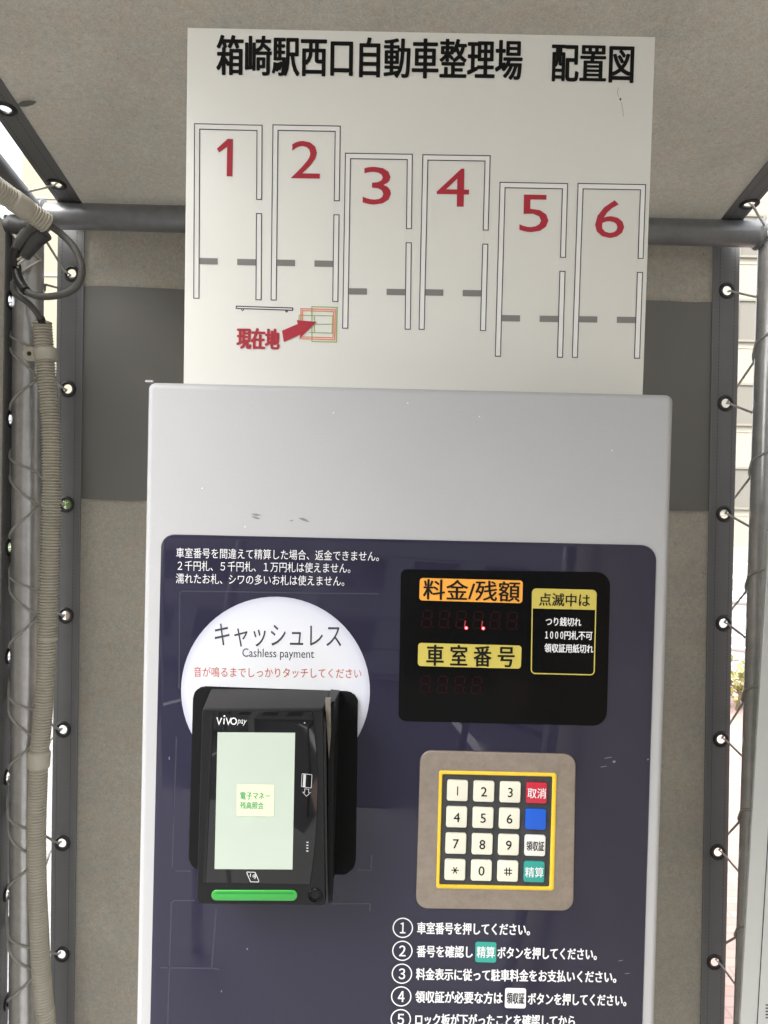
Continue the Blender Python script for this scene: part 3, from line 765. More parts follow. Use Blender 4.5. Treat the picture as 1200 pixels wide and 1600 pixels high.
m = MB(); m.tube([at(63, 496, .597), at(66.5, 505, .605), at(68, 511, .611)], .0062, 'tape', 12); m.build('tape_wrap', cb2)
# taped cable joint and the dark fittings hanging under the upper conduit
j = empty('cable_joint', at(45, 370, .56), 'black taped cable joint hanging under the upper conduit', 'cable joint')
m = MB(); m.tube(smooth_path([at(58, 345, .535), at(45, 360, .545), at(33, 375, .55), at(26, 390, .56), at(22, 404, .565)], .005), .010, 'cable', 14, rfun=lambda i: max(.0055, .0115 - i * .00045)); m.build('cable_end', j)
m = MB(); m.tube(smooth_path([at(68, 362, .55), at(55, 376, .555), at(42, 395, .562), at(37, 402, .565)], .005), .013, 'galv_dark', 14, rfun=lambda i: max(.0085, .0145 - i * .0006)); m.build('cable_end', j)
m = MB(); m.tube(smooth_path([at(26, 388, .558), at(22, 400, .562), at(24, 418, .566)], .004), .0078, 'tape', 12); m.build('tape_wrap', j)
for dx in (0, 4):
    m = MB(); m.tube(smooth_path([at(38 + dx, 400 + dx, .563), at(30 + dx, 404 + dx, .560), at(24 + dx, 409 + dx, .562), at(24 + dx, 414 + dx * 2, .566)], .003), .0018, 'conduit', 8); m.build('wire', j)
pc = empty('pipe_clamp', at(22, 352, .56), 'dark steel pipe clamp at the top corner of the frame', 'clamp')
m = MB(); m.tube([at(19, 346, .565), at(24, 352, .56), at(38, 354, .55), at(50, 352, .54)], .011, 'galv_dark', 14, rfun=lambda i: [.012, .0135, .012, .010][i]); m.build('clamp_body', pc)
m = MB(); cc = at(18, 352, .56); m.lathe(cc, (0, .5, .86), (.3, .8, -.5), (.95, -.2, .1), [(.012, -.006), (.012, .006), (.006, .007), (.0055, 0), (.006, -.007)], 'galv_dark', 20); m.build('clamp_eye', pc)

# ================================================================= PAYMENT MACHINE
FACE = yplane(0.0)
pm = empty('payment_machine', (0.02, 0.2, 0), 'silver parking payment machine with navy front panel, display and keypad', 'payment machine')
def low(pa, pb, z):      # extend a pixel edge down the face to height z
    a, b = FACE.uv(*pa), FACE.uv(*pb); t = (z - EYE - a.y) / (b.y - a.y); return a + (b - a) * t
cTL, cTR = FACE.uv(230.5, 596.5), FACE.uv(1054, 616.5)
cBL, cBR = low((230.5, 598), (212, 1590), 0.10), low((1054, 618), (1024, 1600), 0.10)
m = MB(); m.prism(FACE, rr([cTL, cTR, cBR, cBL], [.0055, .0060, .006, .006], 5), -0.40, 0.0, 'silver', 0.0050, steps=5); cab = m.build('cabinet', pm, smooth=50)
m = MB(); c = (cBL + cBR) / 2; m.box((c.x, 0.2, 0.05), (0.44, 0.42, 0.10), 'galv_dark'); m.build('plinth', pm, smooth=0)
# little lip of the folded top corner
m = MB(); a = FACE.W(cTL, -0.0045); m.box(a + Vector((.0006, 0, .0008)), (.006, .006, .0016), 'silver'); m.build('corner_lip', pm, smooth=0)
# scuff marks on the paint
for pts in ([(392, 803), (400, 802), (406, 804), (409, 805), (400, 806)], [(393, 806), (402, 808), (407, 811), (402, 811), (396, 809)], [(466, 809), (474, 809), (480, 812), (484, 816), (478, 815), (470, 812)], [(452, 813), (459, 812), (456, 815)]):
    m = MB(); m.flat_poly(FACE, quad(FACE, *pts), 0.0003, 'scuff'); m.build('scuff_mark', pm, smooth=0)
for x, y in ((521, 645), (637, 630), (749, 651), (383, 823), (316, 763), (956, 704)): m = MB(); m.flat_poly(FACE, circ(FACE.uv(x, y), .0006, 8), 0.0003, 'white_ink'); m.build('paint_chip', pm, smooth=0)

pTL, pTR = FACE.uv(252.5, 834.5), FACE.uv(1025.5, 852); pBL, pBR = low((252.5, 850), (235.3, 1590), 1.02), low((1025.5, 870), (1003.2, 1600), 1.02)
m = MB(); m.prism(FACE, rr([pTL, pTR, pBR, pBL], [.0105, .0125, .01, .01], 8), -0.0005, 0.0012, 'navy', 0.0005); panel = m.build('front_panel', pm, smooth=50)
FP = FACE.off(0.0012)
def seam(pts, r=0, wd=.0007, closed=False):
    m = MB(); q = quad(FP, *pts); m.stroke(FP, q, 0.00008, wd, 'navy_seam', closed); m.stroke(FP, [p + Vector((.0006, -.0006)) for p in q], 0.00006, wd * .8, 'navy_highlight', closed); return m
for pts in ([(591, 927), (285, 922.5), (280, 925), (279, 1075)], [(275, 1150), (268, 1355), (274, 1360), (297, 1360)], [(558, 1358), (579, 1359), (580, 1335)],
            [(304, 1406), (271, 1406), (267, 1410), (261, 1600)], [(518, 1411), (578, 1411), (577, 1423)], [(337, 1418), (330, 1512), (342, 1514)], [(250, 1511), (329, 1512)]):
    seam(pts).build('panel_seam', panel, smooth=0)
for pts in ([(944, 1184.5), (956, 1182.5), (956, 1183.2), (945, 1185.2)], [(957, 1189), (961, 1188), (962, 1191), (958, 1192)], [(938, 1198), (948, 1196.6), (948, 1197.3), (939, 1198.8)], [(1011, 1186), (1013, 1185), (1013.5, 1187.5), (1011.5, 1188)],
            [(966, 1501), (973, 1499.8), (973, 1500.6), (967, 1501.8)], [(976, 1521), (984, 1520), (984, 1520.7), (977, 1521.8)], [(263.5, 1183), (265, 1182), (265.5, 1187), (264, 1187)], [(385, 1482), (387, 1481), (387.5, 1484), (386, 1484.5)], [(345, 1548), (346.5, 1547), (347, 1550), (345.5, 1550)]):
    m = MB(); m.flat_poly(FP, quad(FP, *pts), .0001, 'scuff_pale'); m.build('scratch', panel, smooth=0)
# cashless disc
dc = FP.uv(430.5, 1079.5); dr = (FP.uv(578.5, 1079.5) - FP.uv(283.5, 1079.5)).length / 2
m = MB(); KR, KS = 12, 72
vs = [FP.W(dc, .0002)] + [FP.W(dc + Vector((math.cos(2 * math.pi * k / KS), math.sin(2 * math.pi * k / KS))) * dr * (j / KR), .0002) for j in range(1, KR + 1) for k in range(KS)]
fs = [(0, 1 + k, 1 + (k + 1) % KS) for k in range(KS)] + [(1 + (j - 1) * KS + k, 1 + j * KS + k, 1 + j * KS + (k + 1) % KS, 1 + (j - 1) * KS + (k + 1) % KS) for j in range(1, KR) for k in range(KS)]
m.add(vs, fs, 'disc'); disc = m.build('white_disc', panel, smooth=0)
at_ = disc.data.attributes.new('disc_radius', 'FLOAT', 'POINT'); at_.data.foreach_set('value', [0.0] + [j / KR for j in range(1, KR + 1) for k in range(KS)])
def lettering(parent, name, pl, items):
    m = MB()
    for it in items: text(m, pl, *it[0], **it[1])
    return m.build(name, parent, smooth=0, recalc=False)
lettering(panel, 'notice_lettering', FP, [
    (('車室番号を間違えて精算した場合、返金できません。', 275.5, 864, 592, 869.5, 15, 'white_ink'), {}),
    (('２千円札、５千円札、１万円札は使えません。', 277.7, 884, 547.5, 888, 15, 'white_ink'), {}),
    (('濡れたお札、シワの多いお札は使えません。', 275, 904, 538, 908.3, 15, 'white_ink'), {})])
lettering(panel, 'disc_lettering', FP, [
    (('キャッシュレス', 335.7, 991.5, 533.3, 994, 36, 'grey_ink'), dict(n=.0004)),
    (('Cashless payment', 378.7, 1021.5, 490.7, 1023.5, 17.5, 'grey_ink'), dict(n=.0004, em=False)),
    (('音が鳴るまでしっかりタッチしてください', 302.7, 1050, 564.5, 1052.5, 15, 'red_ink'), dict(n=.0004))])
W_ = dict(bold=.018)
def step_line(num, cy, cx, items, btn=None):
    m = MB(); c = FP.uv(cx, cy); m.stroke(FP, circ(c, .0078, 40), .0003, .0009, 'white_ink', True)
    hw = 4.4 if num == 1 else 5.2
    text(m, FP, '０１２３４５６'[num], cx - hw, cy, cx + hw, cy + .25, 17, 'white_ink', n=.0003, bold=.018, em=False)
    if btn:
        q = quad(FP, *btn[0]); m.flat_poly(FP, rr(q, .0018, 5), .0002, btn[1])
        x0 = (btn[0][0][0] + btn[0][3][0]) / 2 + 2.2; x1 = (btn[0][1][0] + btn[0][2][0]) / 2 - 2.2; y = (btn[0][0][1] + btn[0][2][1]) / 2
        text(m, FP, btn[2], x0, y - .2, x1, y + .4, 17, btn[3], n=.00045, bold=.012)
    for (s, xl, yl, xr, yr) in items: text(m, FP, s, xl, yl, xr, yr, 18, 'white_ink', bold=.022)
    m.build('instruction_line', panel, smooth=0, recalc=False)
step_line(1, 1449.4, 629.4, [('車室番号を押してください。', 651.7, 1450, 828, 1452.5)])
step_line(2, 1485.2, 628.7, [('番号を確認し', 651, 1486.2, 738.7, 1487.5), ('ボタンを押してください。', 777, 1488.4, 932.5, 1491)],
          ([(743, 1471), (775.6, 1472), (775, 1504), (742.3, 1503)], 'ink_teal', '精算', 'white_ink'))
step_line(3, 1521, 628, [('料金表示に従って駐車料金をお支払いください。', 649.9, 1521.8, 963, 1526.6)])
step_line(4, 1556.5, 626.9, [('領収証が必要な方は', 648.8, 1557.3, 785.3, 1559.3), ('ボタンを押してください。', 824.4, 1560.5, 978.6, 1563)],
          ([(789.3, 1543.2), (822, 1544), (821.3, 1575.5), (788.6, 1574.7)], 'white_ink', '領収証', 'ink_black'))
step_line(5, 1592, 626.2, [('ロック板が下がったことを確認してから', 648.8, 1592.9, 898.3, 1595.5)])

# --- display window
disp_q = quad(FP, (626.5, 889.5), (953.5, 894), (947.5, 1134), (622.5, 1126))
m = MB(); m.prism(FP, rr(disp_q, [.004, .0115, .0115, .006], 8), -.0006, .0011, 'blackglass', .0004); dsp = m.build('display_window', pm, smooth=50)
DP = FP.off(.0011)
def plate(name, q, r, mname, items):
    m = MB(); m.flat_poly(DP, rr(quad(DP, *q), r, 5), .0002, mname)
    for it in items: text(m, DP, *it[0], **it[1])
    return m.build(name, dsp, smooth=0, recalc=False)
plate('fare_label', [(656, 903), (817, 907), (816, 942.5), (655, 938)], .0026, 'lab_orange', [(('料金/残額', 661, 921.2, 812.5, 925.3, 30.5, 'ink_black'), dict(n=.0004, bold=.014))])
plate('bay_label', [(653.5, 1004.3), (815, 1008.7), (813.8, 1044.8), (652.7, 1040.5)], .0026, 'lab_yellow', [(('車 室 番 号', 666, 1024, 804, 1026.8, 31.5, 'ink_black'), dict(n=.0004, bold=.018))])
m = MB(); oq = [(832, 920), (931.5, 922.5), (928.2, 1054.5), (830, 1052)]
m.stroke(DP, rr(quad(DP, *oq), .0032, 6), .0002, .0009, 'lab_yellow', True)
hq = [(832, 920), (931.5, 922.5), (930.8, 953), (831, 950.5)]; m.flat_poly(DP, rr(quad(DP, *hq), [.0036, .0036, 0, 0], 6), .0003, 'lab_yellow')
text(m, DP, '点滅中は', 842, 936.5, 921.7, 938.5, 19.5, 'ink_black', n=.0005, bold=.012)
for s, a, b, c, d in (('つり銭切れ', 852.4, 971, 908, 972.2), ('１０００', 851.5, 991.9, 880, 992.6), ('円札不可', 881.5, 992.6, 925.5, 993.4), ('領収証用紙切れ', 850.5, 1012.4, 927, 1014)):
    text(m, DP, s, a, b, c, d, 13.2, 'white_ink', n=.0004, bold=.017)
m.build('warning_box', dsp, smooth=0, recalc=False)
SEG = {'a': ((.12, 1), (.88, 1)), 'b': ((1, .94), (1, .56)), 'c': ((1, .44), (1, .06)), 'd': ((.12, 0), (.88, 0)), 'e': ((0, .44), (0, .06)), 'f': ((0, .94), (0, .56)), 'g': ((.12, .5), (.88, .5))}
def seven(x0, y0, wpx, hpx, step, count, lit, name):
    m = MB()
    for k in range(count):
        bl = DP.uv(x0 + k * step, y0 + .023 * step * k); w = wpx * .000513; h = hpx * .000513
        for sname, (a, b) in SEG.items():
            f = lambda p: bl + Vector((p[0] * w + p[1] * h * .10, p[1] * h))
            on = k in lit and sname == 'c'
            m.stroke(DP, [f(a), f(b)], .00025, .0011, 'seg_glow' if on else 'seg')
        if k in lit:
            c = bl + Vector((w * 1.20, -h * .0)); m.flat_poly(DP, circ(c, .0014, 16), .0003, 'seg_on'); m.flat_poly(DP, circ(c, .0007, 12), .0004, 'led_core')
        else: m.flat_poly(DP, circ(bl + Vector((w * 1.2, 0)), .0008, 10), .00025, 'seg')
    m.build(name, dsp, smooth=0, recalc=False)
seven(658.5, 979.5, 14, 26, 26.6, 6, (2, 3), 'fare_digits')
seven(656, 1081.5, 14, 26, 26.6, 4, (), 'bay_digits')

# --- keypad
kq = quad(FP, (656.5, 1171.5), (899, 1177.5), (895, 1421.5), (649.5, 1417.5))
m = MB(); m.prism(FP, rr(kq, .0095, 8), -.0006, .0020, 'steel', .0007, steps=3); kp_ = m.build('keypad', pm, smooth=50)
KP = FP.off(.0020)
m = MB(); out = rr(quad(KP, (686, 1203.5), (869.4, 1207.5), (865, 1390.5), (681.3, 1387)), .0022, 5); inn = rr(quad(KP, (691.5, 1209.2), (862.8, 1213), (858, 1384.8), (686.7, 1381.2)), .0012, 5)
N_ = len(out); vs = [KP.W(p, -.0004) for p in out] + [KP.W(p, .0011) for p in out] + [KP.W(o.lerp(i, .25), .0016) for o, i in zip(out, inn)] + [KP.W(o.lerp(i, .8), .0016) for o, i in zip(out, inn)] + [KP.W(p, .0008) for p in inn] + [KP.W(p, -.0004) for p in inn]
m.add(vs, [(r * N_ + i, r * N_ + (i + 1) % N_, (r + 1) * N_ + (i + 1) % N_, (r + 1) * N_ + i) for r in range(5) for i in range(N_)], 'kp_yellow'); m.build('yellow_frame', kp_, smooth=50)
m = MB(); m.prism(KP, rr(quad(KP, (691, 1208.7), (863.3, 1212.5), (858.5, 1385.3), (686.2, 1381.7)), .0012, 4), -.0004, .0003, 'kp_rubber'); m.build('rubber_mat', kp_, smooth=0)
G = [KP.uv(714.5, 1234), KP.uv(837.7, 1237.6), KP.uv(834, 1360.6), KP.uv(710.6, 1357.4)]
KW = 32.4 * .000513 / 2
for r, row in enumerate((('1', '2', '3', '取消'), ('4', '5', '6', ''), ('7', '8', '9', '領収証'), ('*', '0', '#', '精算'))):
    for c, ch in enumerate(row):
        ctr = G[0].lerp(G[1], c / 3).lerp(G[3].lerp(G[2], c / 3), r / 3)
        bx = (G[1] - G[0]).normalized(); by = (G[0] - G[3]).normalized()
        q = [ctr - bx * KW + by * KW, ctr + bx * KW + by * KW, ctr + bx * KW - by * KW, ctr - bx * KW - by * KW]
        mn = 'key' if c < 3 else ('key_red', 'key_blue', 'key_white', 'key_teal')[r]
        m = MB(); m.prism(KP, rr(q, .0017, 5), .0002, .0024, mn, .0006, steps=3)
        kpl = KP.off(.0024)
        def up_(pt): # uv -> local text on the key without pixel lookups
            return pt
        if ch == '*':
            for a in (0, 60, 120):
                d = Vector((math.cos(math.radians(a)), math.sin(math.radians(a)))) * .0030; m.stroke(kpl, [ctr - d, ctr + d], .0002 + a * 1e-6, .00075, 'ink_black')
        elif ch == '#':
            for o in (-.0012, .0012):
                m.stroke(kpl, [ctr + Vector((o, -.0033)), ctr + Vector((o, .0033))], .0002, .00075, 'ink_black'); m.stroke(kpl, [ctr + Vector((-.0033, o)), ctr + Vector((.0033, o))], .00025, .00075, 'ink_black')
        elif ch:
            vs_, fs_ = glyphs(ch, -.004 if c < 3 else 0)
            xs_ = [v.x for v in vs_]; ys_ = [v.y for v in vs_]
            hh = .0074 if c < 3 else (.0082 if len(ch) == 2 else .0078); y0, y1 = min(ys_), max(ys_)
            ww = (max(xs_) - min(xs_)) * hh / (y1 - y0)
            if c == 3: ww = .0148 if len(ch) == 2 else .0142
            if ch == '1': ww = .0006; 
            if ch == '1': m.stroke(kpl, [ctr + Vector((0, -.0037)), ctr + Vector((0, .0037))], .0002, .00085, 'ink_black')
            else:
              for di, (ddx, ddy) in enumerate(((0, 0), (-1, 0), (1, 0), (0, 1), (0, -1)) if c < 3 or r == 2 else ((0, 0), (-.6, 0), (.6, 0))):
                m.add([kpl.W(ctr + Vector((ddx, ddy)) * .00011 + Vector((((v.x - min(xs_)) / (max(xs_) - min(xs_)) - .5) * ww, ((v.y - y0) / (y1 - y0) - .5) * hh)), .0002 + di * .00002) for v in vs_], fs_, 'ink_black' if (c < 3 or r == 2) else 'white_ink')
        k = m.build('key', kp_, smooth=40)
        if c == 3: k['label'] = ('red cancel key', 'plain blue key', 'white receipt key', 'teal settle key')[r]

# --- card reader on its foam pad
m = MB(); fq = rr(quad(FP, (303.5, 1072), (560, 1080), (555.5, 1365), (296, 1356)), [.009, .010, .012, .010], 8)
fq = [p + Vector((random.uniform(-1, 1), random.uniform(-1, 1))) * .0003 for p in fq]
m.prism(FP, fq, -.0004, .0040, 'foam', .0012); rd = m.build('card_reader', pm, smooth=40)
FPAD = FP.off(.004); RD = .062
RF = FACE.off(RD)                        # front face of the reader
front = quad(RF, (315.5, 1109.5), (505.5, 1108), (509, 1416), (306.5, 1413.5))
bk = FACE.off(.005); back = quad(bk, (329, 1076), (520, 1079), (511, 1378), (322, 1376))
def loft(mb, rings, mname):
    N = len(rings[0]); vs = [p for r in rings for p in r]
    fs = [(j * N + i, j * N + (i + 1) % N, (j + 1) * N + (i + 1) % N, (j + 1) * N + i) for j in range(len(rings) - 1) for i in range(N)]
    fs += [list(range(N))[::-1], [(len(rings) - 1) * N + i for i in range(N)]]; mb.add(vs, fs, mname)
RAD = [.0022, .0022, .0030, .0035]
def scl(pts, k): c = sum(pts, Vector((0, 0))) / len(pts); return [c + (p - c) * k for p in pts]
m = MB(); rg = []
b_ = rr(back, RAD, 5); f_ = rr(front, RAD, 5)
rg.append([bk.W(p, 0) for p in b_])
for t, kk in ((.25, 1.0), (.9, 1.0), (.965, .998), (1.0, .985)):
    rg.append([bk.W(p, 0).lerp(RF.W(q, 0), t) if kk == 1.0 else bk.W(p, 0).lerp(RF.W(q, 0), t) for p, q in zip(scl(b_, kk), scl(f_, kk))])
loft(m, rg, 'rd_body'); body = m.build('reader_body', rd, smooth=40)
# raised rim round the head of the reader and the swipe rail on its side
RAILF = FACE.off(.052)
sw_f = quad(RAILF, (511.5, 1100), (522, 1096), (519, 1411), (513, 1412.5)); sw_b = quad(bk, (517, 1077), (531, 1078.5), (521.5, 1378), (512, 1378))
m = MB(); loft(m, [[bk.W(p) for p in sw_b], [bk.W(p).lerp(RAILF.W(q), .96) for p, q in zip(sw_b, sw_f)], [bk.W(p).lerp(RAILF.W(q), 1) for p, q in zip(scl(sw_b, .97), scl(sw_f, .97))]], 'rd_body'); m.build('swipe_rail', rd, smooth=30)
m = MB(); gp = RF.off(.0002); m.flat_poly(gp, quad(gp, (505.8, 1120), (509.5, 1130), (512, 1395), (509.6, 1395), (505.4, 1180)), 0, 'rd_dark'); m.build('swipe_slot', rd, smooth=0)
m = MB(); gp = RF.off(.0004); m.prism(gp, quad(gp, (507, 1096), (515.5, 1096), (516, 1150), (513, 1190), (509.5, 1140)), -.012, -.006, 'brass'); m.build('worn_slot_guide', rd, smooth=0)
# glossy glass front
GF = RF.off(.0003)
arcp = [(488, 1112), (491.5, 1140), (494, 1170), (495.6, 1200), (496.4, 1222), (496, 1250), (494.5, 1285), (491.5, 1325), (488, 1355), (484, 1381.5)]
m = MB(); m.prism(GF, quad(GF, *([(334, 1111.5)] + arcp + [(322, 1379)])), -.0006, .0003, 'rd_glass', .0002); glass = m.build('glass_front', rd, smooth=40)
m = MB(); m.flat_poly(GF, quad(GF, (329, 1111.5), (333, 1111.5), (321.5, 1379), (317, 1379)), .0001, 'rd_dark'); m.build('side_groove', rd, smooth=0)
m = MB(); m.stroke(GF, quad(GF, (316, 1110.5), (333, 1111), (488, 1110.5), (504, 1109.5)), .0002, .0008, 'rd_dark'); m.build('top_groove', rd, smooth=0)
GS = GF.off(.0003)
m = MB(); m.flat_poly(GS, quad(GS, (340, 1144), (461.2, 1144.8), (457, 1358.5), (335.2, 1357.8)), .0001, 'screen'); m.flat_poly(GS, rr(quad(GS, (369.6, 1224.3), (429.2, 1225.4), (428.4, 1277), (368.8, 1276)), .0012, 4), .0002, 'scr_edge')
m.flat_poly(GS, rr(quad(GS, (370.5, 1225), (428.5, 1226), (427.8, 1275.2), (369.8, 1274.3)), .0011, 4), .0003, 'scr_btn')
text(m, GS, '電子マネー', 375.3, 1243, 422.6, 1243.6, 11.5, 'scr_txt', n=.0004, bold=.012); text(m, GS, '残高照会', 375.3, 1258, 412, 1258.6, 10.5, 'scr_txt', n=.0004, bold=.012)
m.build('screen', rd, smooth=0, recalc=False)
m = MB(); lg = lambda x, y: GS.uv(260 + x / 3.529, 1050 + y / 3.529)
for pts in ([(279, 250), (290, 288), (305, 252)], [(319, 256), (317, 288)], [(330, 252), (342, 288), (357, 252)]):
    m.stroke(GS, [lg(*p) for p in pts], .0001, .00082, 'logo')
m.stroke(GS, [lg(371 + 15 * math.cos(t), 271 + 17 * math.sin(t)) for t in [2 * math.pi * k / 24 for k in range(24)]], .00015, .00082, 'logo', True)
m.flat_poly(GS, circ(lg(320, 243), .0007, 10), .0001, 'logo')
text(m, GS, 'pay', 371.5, 1128.8, 384.6, 1129.3, 9, 'logo', n=.0001, bold=-.004, em=False, shear=.2)
m.build('maker_mark', rd, smooth=0, recalc=False)
m = MB(); rq = [lg(748, 560), lg(803, 566), lg(799, 640), lg(745, 632)]
m.stroke(GS, rr(rq, .0006, 3), .0001, .00035, 'icon', True); m.flat_poly(GS, [lg(756, 563), lg(770, 565), lg(766, 634), lg(752, 632)], .0001, 'icon')
m.stroke(GS, [lg(*p) for p in ((763, 644), (785, 646), (784, 664), (794, 665), (772, 685), (752, 662), (762, 663))], .0001, .00035, 'icon', True)
m.build('swipe_symbol', rd, smooth=0, recalc=False)
m = MB(); m.stroke(GS, rr([lg(441, 1102), lg(490, 1104), lg(512, 1158), lg(464, 1156)], .0006, 3), .0001, .00040, 'logo', True)
for r in (8, 15, 22): m.stroke(GS, [lg(470 + r * math.cos(t), 1126 + r * math.sin(t)) for t in [-.7 + .28 * k for k in range(6)]], .0001, .00040, 'logo')
m.stroke(GS, [lg(464, 1112), lg(462, 1130)], .0001, .0005, 'logo'); m.build('contactless_symbol', rd, smooth=0, recalc=False)
m = MB()
for k in range(4): m.flat_poly(GS, [lg(772, 936 + 16 * k), lg(783, 936 + 16 * k), lg(783, 942 + 16 * k), lg(772, 942 + 16 * k)], .0001, 'icon')
m.flat_poly(GS, circ(lg(762, 280), .0005, 8), .0001, 'icon'); m.build('status_lights', rd, smooth=0, recalc=False)
# green light bar in its slot, and the camera eye
q = rr(quad(GF, (330.5, 1390.5), (464.8, 1390.8), (464.6, 1407.3), (330.2, 1406.8)), .0039, 8)
m = MB(); m.prism(GF, q, -.0006, .0005, 'greenbar', .0004); q2 = rr(quad(GF, (338, 1394), (457.5, 1394.3), (457.3, 1397.2), (338, 1396.8)), .0008, 4); m.flat_poly(GF, q2, .0006, 'rd_dark') if False else None
m.build('light_bar', rd, smooth=50)
gm = MB(); gm.flat_poly(GF, rr(quad(GF, (337, 1394.4), (458, 1394.8), (458, 1396.6), (337, 1396.2)), .0004, 3), .0006, 'lb_dark') if False else None
M['lb_dark'] = mat('lightbar_shadow_line', (0.012, 0.17, 0.025), 0.35)  # darker green strip, a shadow line painted along the bar
gm.flat_poly(GF, rr(quad(GF, (337, 1393.6), (458, 1394), (458, 1396.2), (337, 1395.8)), .0004, 3), .0006, 'lb_dark'); gm.build('light_bar_shadow', rd, smooth=0)
lc = GF.uv(492, 1399.3); m = MB()
m.lathe(GF.W(lc), GF.u, GF.v, GF.n, [(.0053, -.0005), (.0053, .0004), (.0047, .0007), (.0043, .0), (.002, -.0004), (.0001, -.0005)], 'lens', 32, close=False); m.build('camera_eye', rd, smooth=50)

# ================================================================= SITE MAP SIGN
tl = math.radians(1.4)
SIGN = Plane(Vector((0, .060, EYE + .09)), (1, 0, .0035), (0, -math.sin(tl), math.cos(tl)))
sg = empty('site_map_sign', SIGN.hit(645, 608), 'white map board of six numbered parking bays standing on the machine', 'sign')
sq = quad(SIGN, (293, 43), (1024, 57.5), (1004.3, 617), (286.7, 603)); dz = Vector((0, -.012)); sq[2] += dz; sq[3] += dz
m = MB(); m.prism(SIGN, sq, -.003, 0, 'signwhite', .0006); board = m.build('board', sg, smooth=30)
m = MB()
for x in (430, 860):
    p = SIGN.hit(x, 600); m.box(p + Vector((0, .012, .05)), (.03, .004, .18), 'galv_dark'); m.box(p + Vector((0, .03, -.036)), (.03, .06, .003), 'galv_dark')
m.build('bracket', sg, smooth=0)
m = MB()
text(m, SIGN, '箱崎駅西口自動車整理場', 338, 87.5, 816.5, 95.5, 60, 'sign_black', bold=.019); m.build('title_lettering', board, smooth=0, recalc=False); m = MB()
text(m, SIGN, '配置図', 861.5, 98.8, 990.5, 101.5, 58, 'sign_black', bold=.019)
m.build('title_lettering', board, smooth=0, recalc=False)
LW = .00075
def bay(num, tl_, tr_, bl_, br_, dg):
    """one bay: left bar, head bar and right bar in two pieces, two grey stubs, red number"""
    A, B, Cc, Dd = [SIGN.uv(*p) for p in (tl_, tr_, br_, bl_)]
    f = lambda u, v: A.lerp(B, u / 105).lerp(Dd.lerp(Cc, u / 105), v / 272)
    m = MB()
    outer = [(0, 0), (105, 0), (105, 115), (97.2, 115), (97.2, 8.2), (8, 8.2), (8, 272), (0, 272)]
    for q in ([(0, 0), (105, 0), (105, 8.2), (0, 8.2)], [(0, 8.2), (8, 8.2), (8, 272), (0, 272)], [(97.2, 8.2), (105, 8.2), (105, 115), (97.2, 115)], [(97, 137), (105, 137), (105, 272), (97, 272)]):
        m.flat_poly(SIGN, [f(*p) for p in q], .00015, 'signbar')
    m.stroke(SIGN, [f(*p) for p in outer], .0003, LW, 'sign_line', True)
    m.stroke(SIGN, [f(*p) for p in ((97, 137), (105, 137), (105, 272), (97, 272))], .0003, LW, 'sign_line', True)
    for u0, u1 in ((8.8, 37), (67.5, 96.2)):
        m.flat_poly(SIGN, [f(u0, dg), f(u1, dg), f(u1, dg + 9.8), f(u0, dg + 9.8)], .0003, 'sign_grey')
    m.build('bay_drawing', board, smooth=0, recalc=False)
bay(1, (304, 193.5), (409.5, 196), (302.8, 466), (408, 468.6), 208.5)
bay(2, (426.5, 195.3), (531.7, 197.3), (423.6, 468.8), (527.8, 471.3), 208.5)
bay(3, (539.8, 239.6), (644.2, 241.3), (535.3, 512.8), (641, 514.5), 209.2)
bay(4, (660.7, 242), (765.8, 243.6), (654.8, 514.6), (758.5, 516.6), 209)
bay(5, (781.3, 285), (886.8, 287), (773.8, 556.6), (878.8, 558.3), 207)
bay(6, (903.2, 286.8), (1008.7, 288.7), (894, 558.3), (999.2, 559.8), 207)
for s, x0, x1, y0, y1 in (('1', 339, 364, 217, 276), ('2', 455, 500, 220.5, 279), ('3', 567, 611, 261, 320), ('4', 682.5, 733, 263.5, 323), ('5', 812, 857, 304.5, 363), ('6', 930, 975.5, 313, 372)):
    m = MB(); yc = (y0 + y1) / 2
    if s == '1':
        h = y1 - y0; P_ = [(x0, y0 + 15.5), (x0 + 17, y0), (x1, y0 + .6), (x1 - .8, y1), (x1 - 9.8, y1 - .3), (x1 - 9, y0 + 12.5), (x0 + 3.5, y0 + 21.5)]
        q = quad(SIGN, *P_); vs = [SIGN.W(p, .0003) for p in q]; m.add(vs, [(1, 2, 5), (0, 1, 5), (0, 5, 6), (2, 3, 4, 5)], 'sign_red')
    else: text(m, SIGN, s, x0, yc - .4, x1, yc + .4, y1 - y0, 'sign_red', bold=.0, em=False)
    m.build('bay_number', board, smooth=0, recalc=False)
zx = lambda x, y: SIGN.uv(280 + x / 3.158, 330 + y / 3.158)
m = MB(); q = [zx(282, 469), zx(560, 478), zx(560, 489), zx(282, 480)]; m.flat_poly(SIGN, q, .00015, 'signbar'); m.stroke(SIGN, q, .0003, .0009, 'sign_line', True)
for cx_, cy_ in ((313, 483), (530, 490)): m.stroke(SIGN, [zx(cx_ - 5, cy_), zx(cx_ - 4, cy_ + 5), zx(cx_, cy_ + 8), zx(cx_ + 4, cy_ + 5), zx(cx_ + 5, cy_)], .0003, .0008, 'sign_line')
m.build('gate_drawing', board, smooth=0, recalc=False)
m = MB()
m.stroke(SIGN, [zx(*p) for p in ((655, 471), (779, 475), (776, 646), (655, 643))], .0003, .0008, 'sign_green', True)
m.stroke(SIGN, [zx(*p) for p in ((655, 515), (592, 513), (591, 545))], .0003, .0007, 'sign_green'); m.stroke(SIGN, [zx(*p) for p in ((655, 515), (757, 517), (754, 602), (640, 598))], .0003, .0007, 'sign_green')
m.stroke(SIGN, [zx(*p) for p in ((668, 516), (667, 600))], .0003, .0007, 'sign_green'); m.stroke(SIGN, [zx(*p) for p in ((668, 558), (765, 558))], .0003, .0007, 'sign_green')
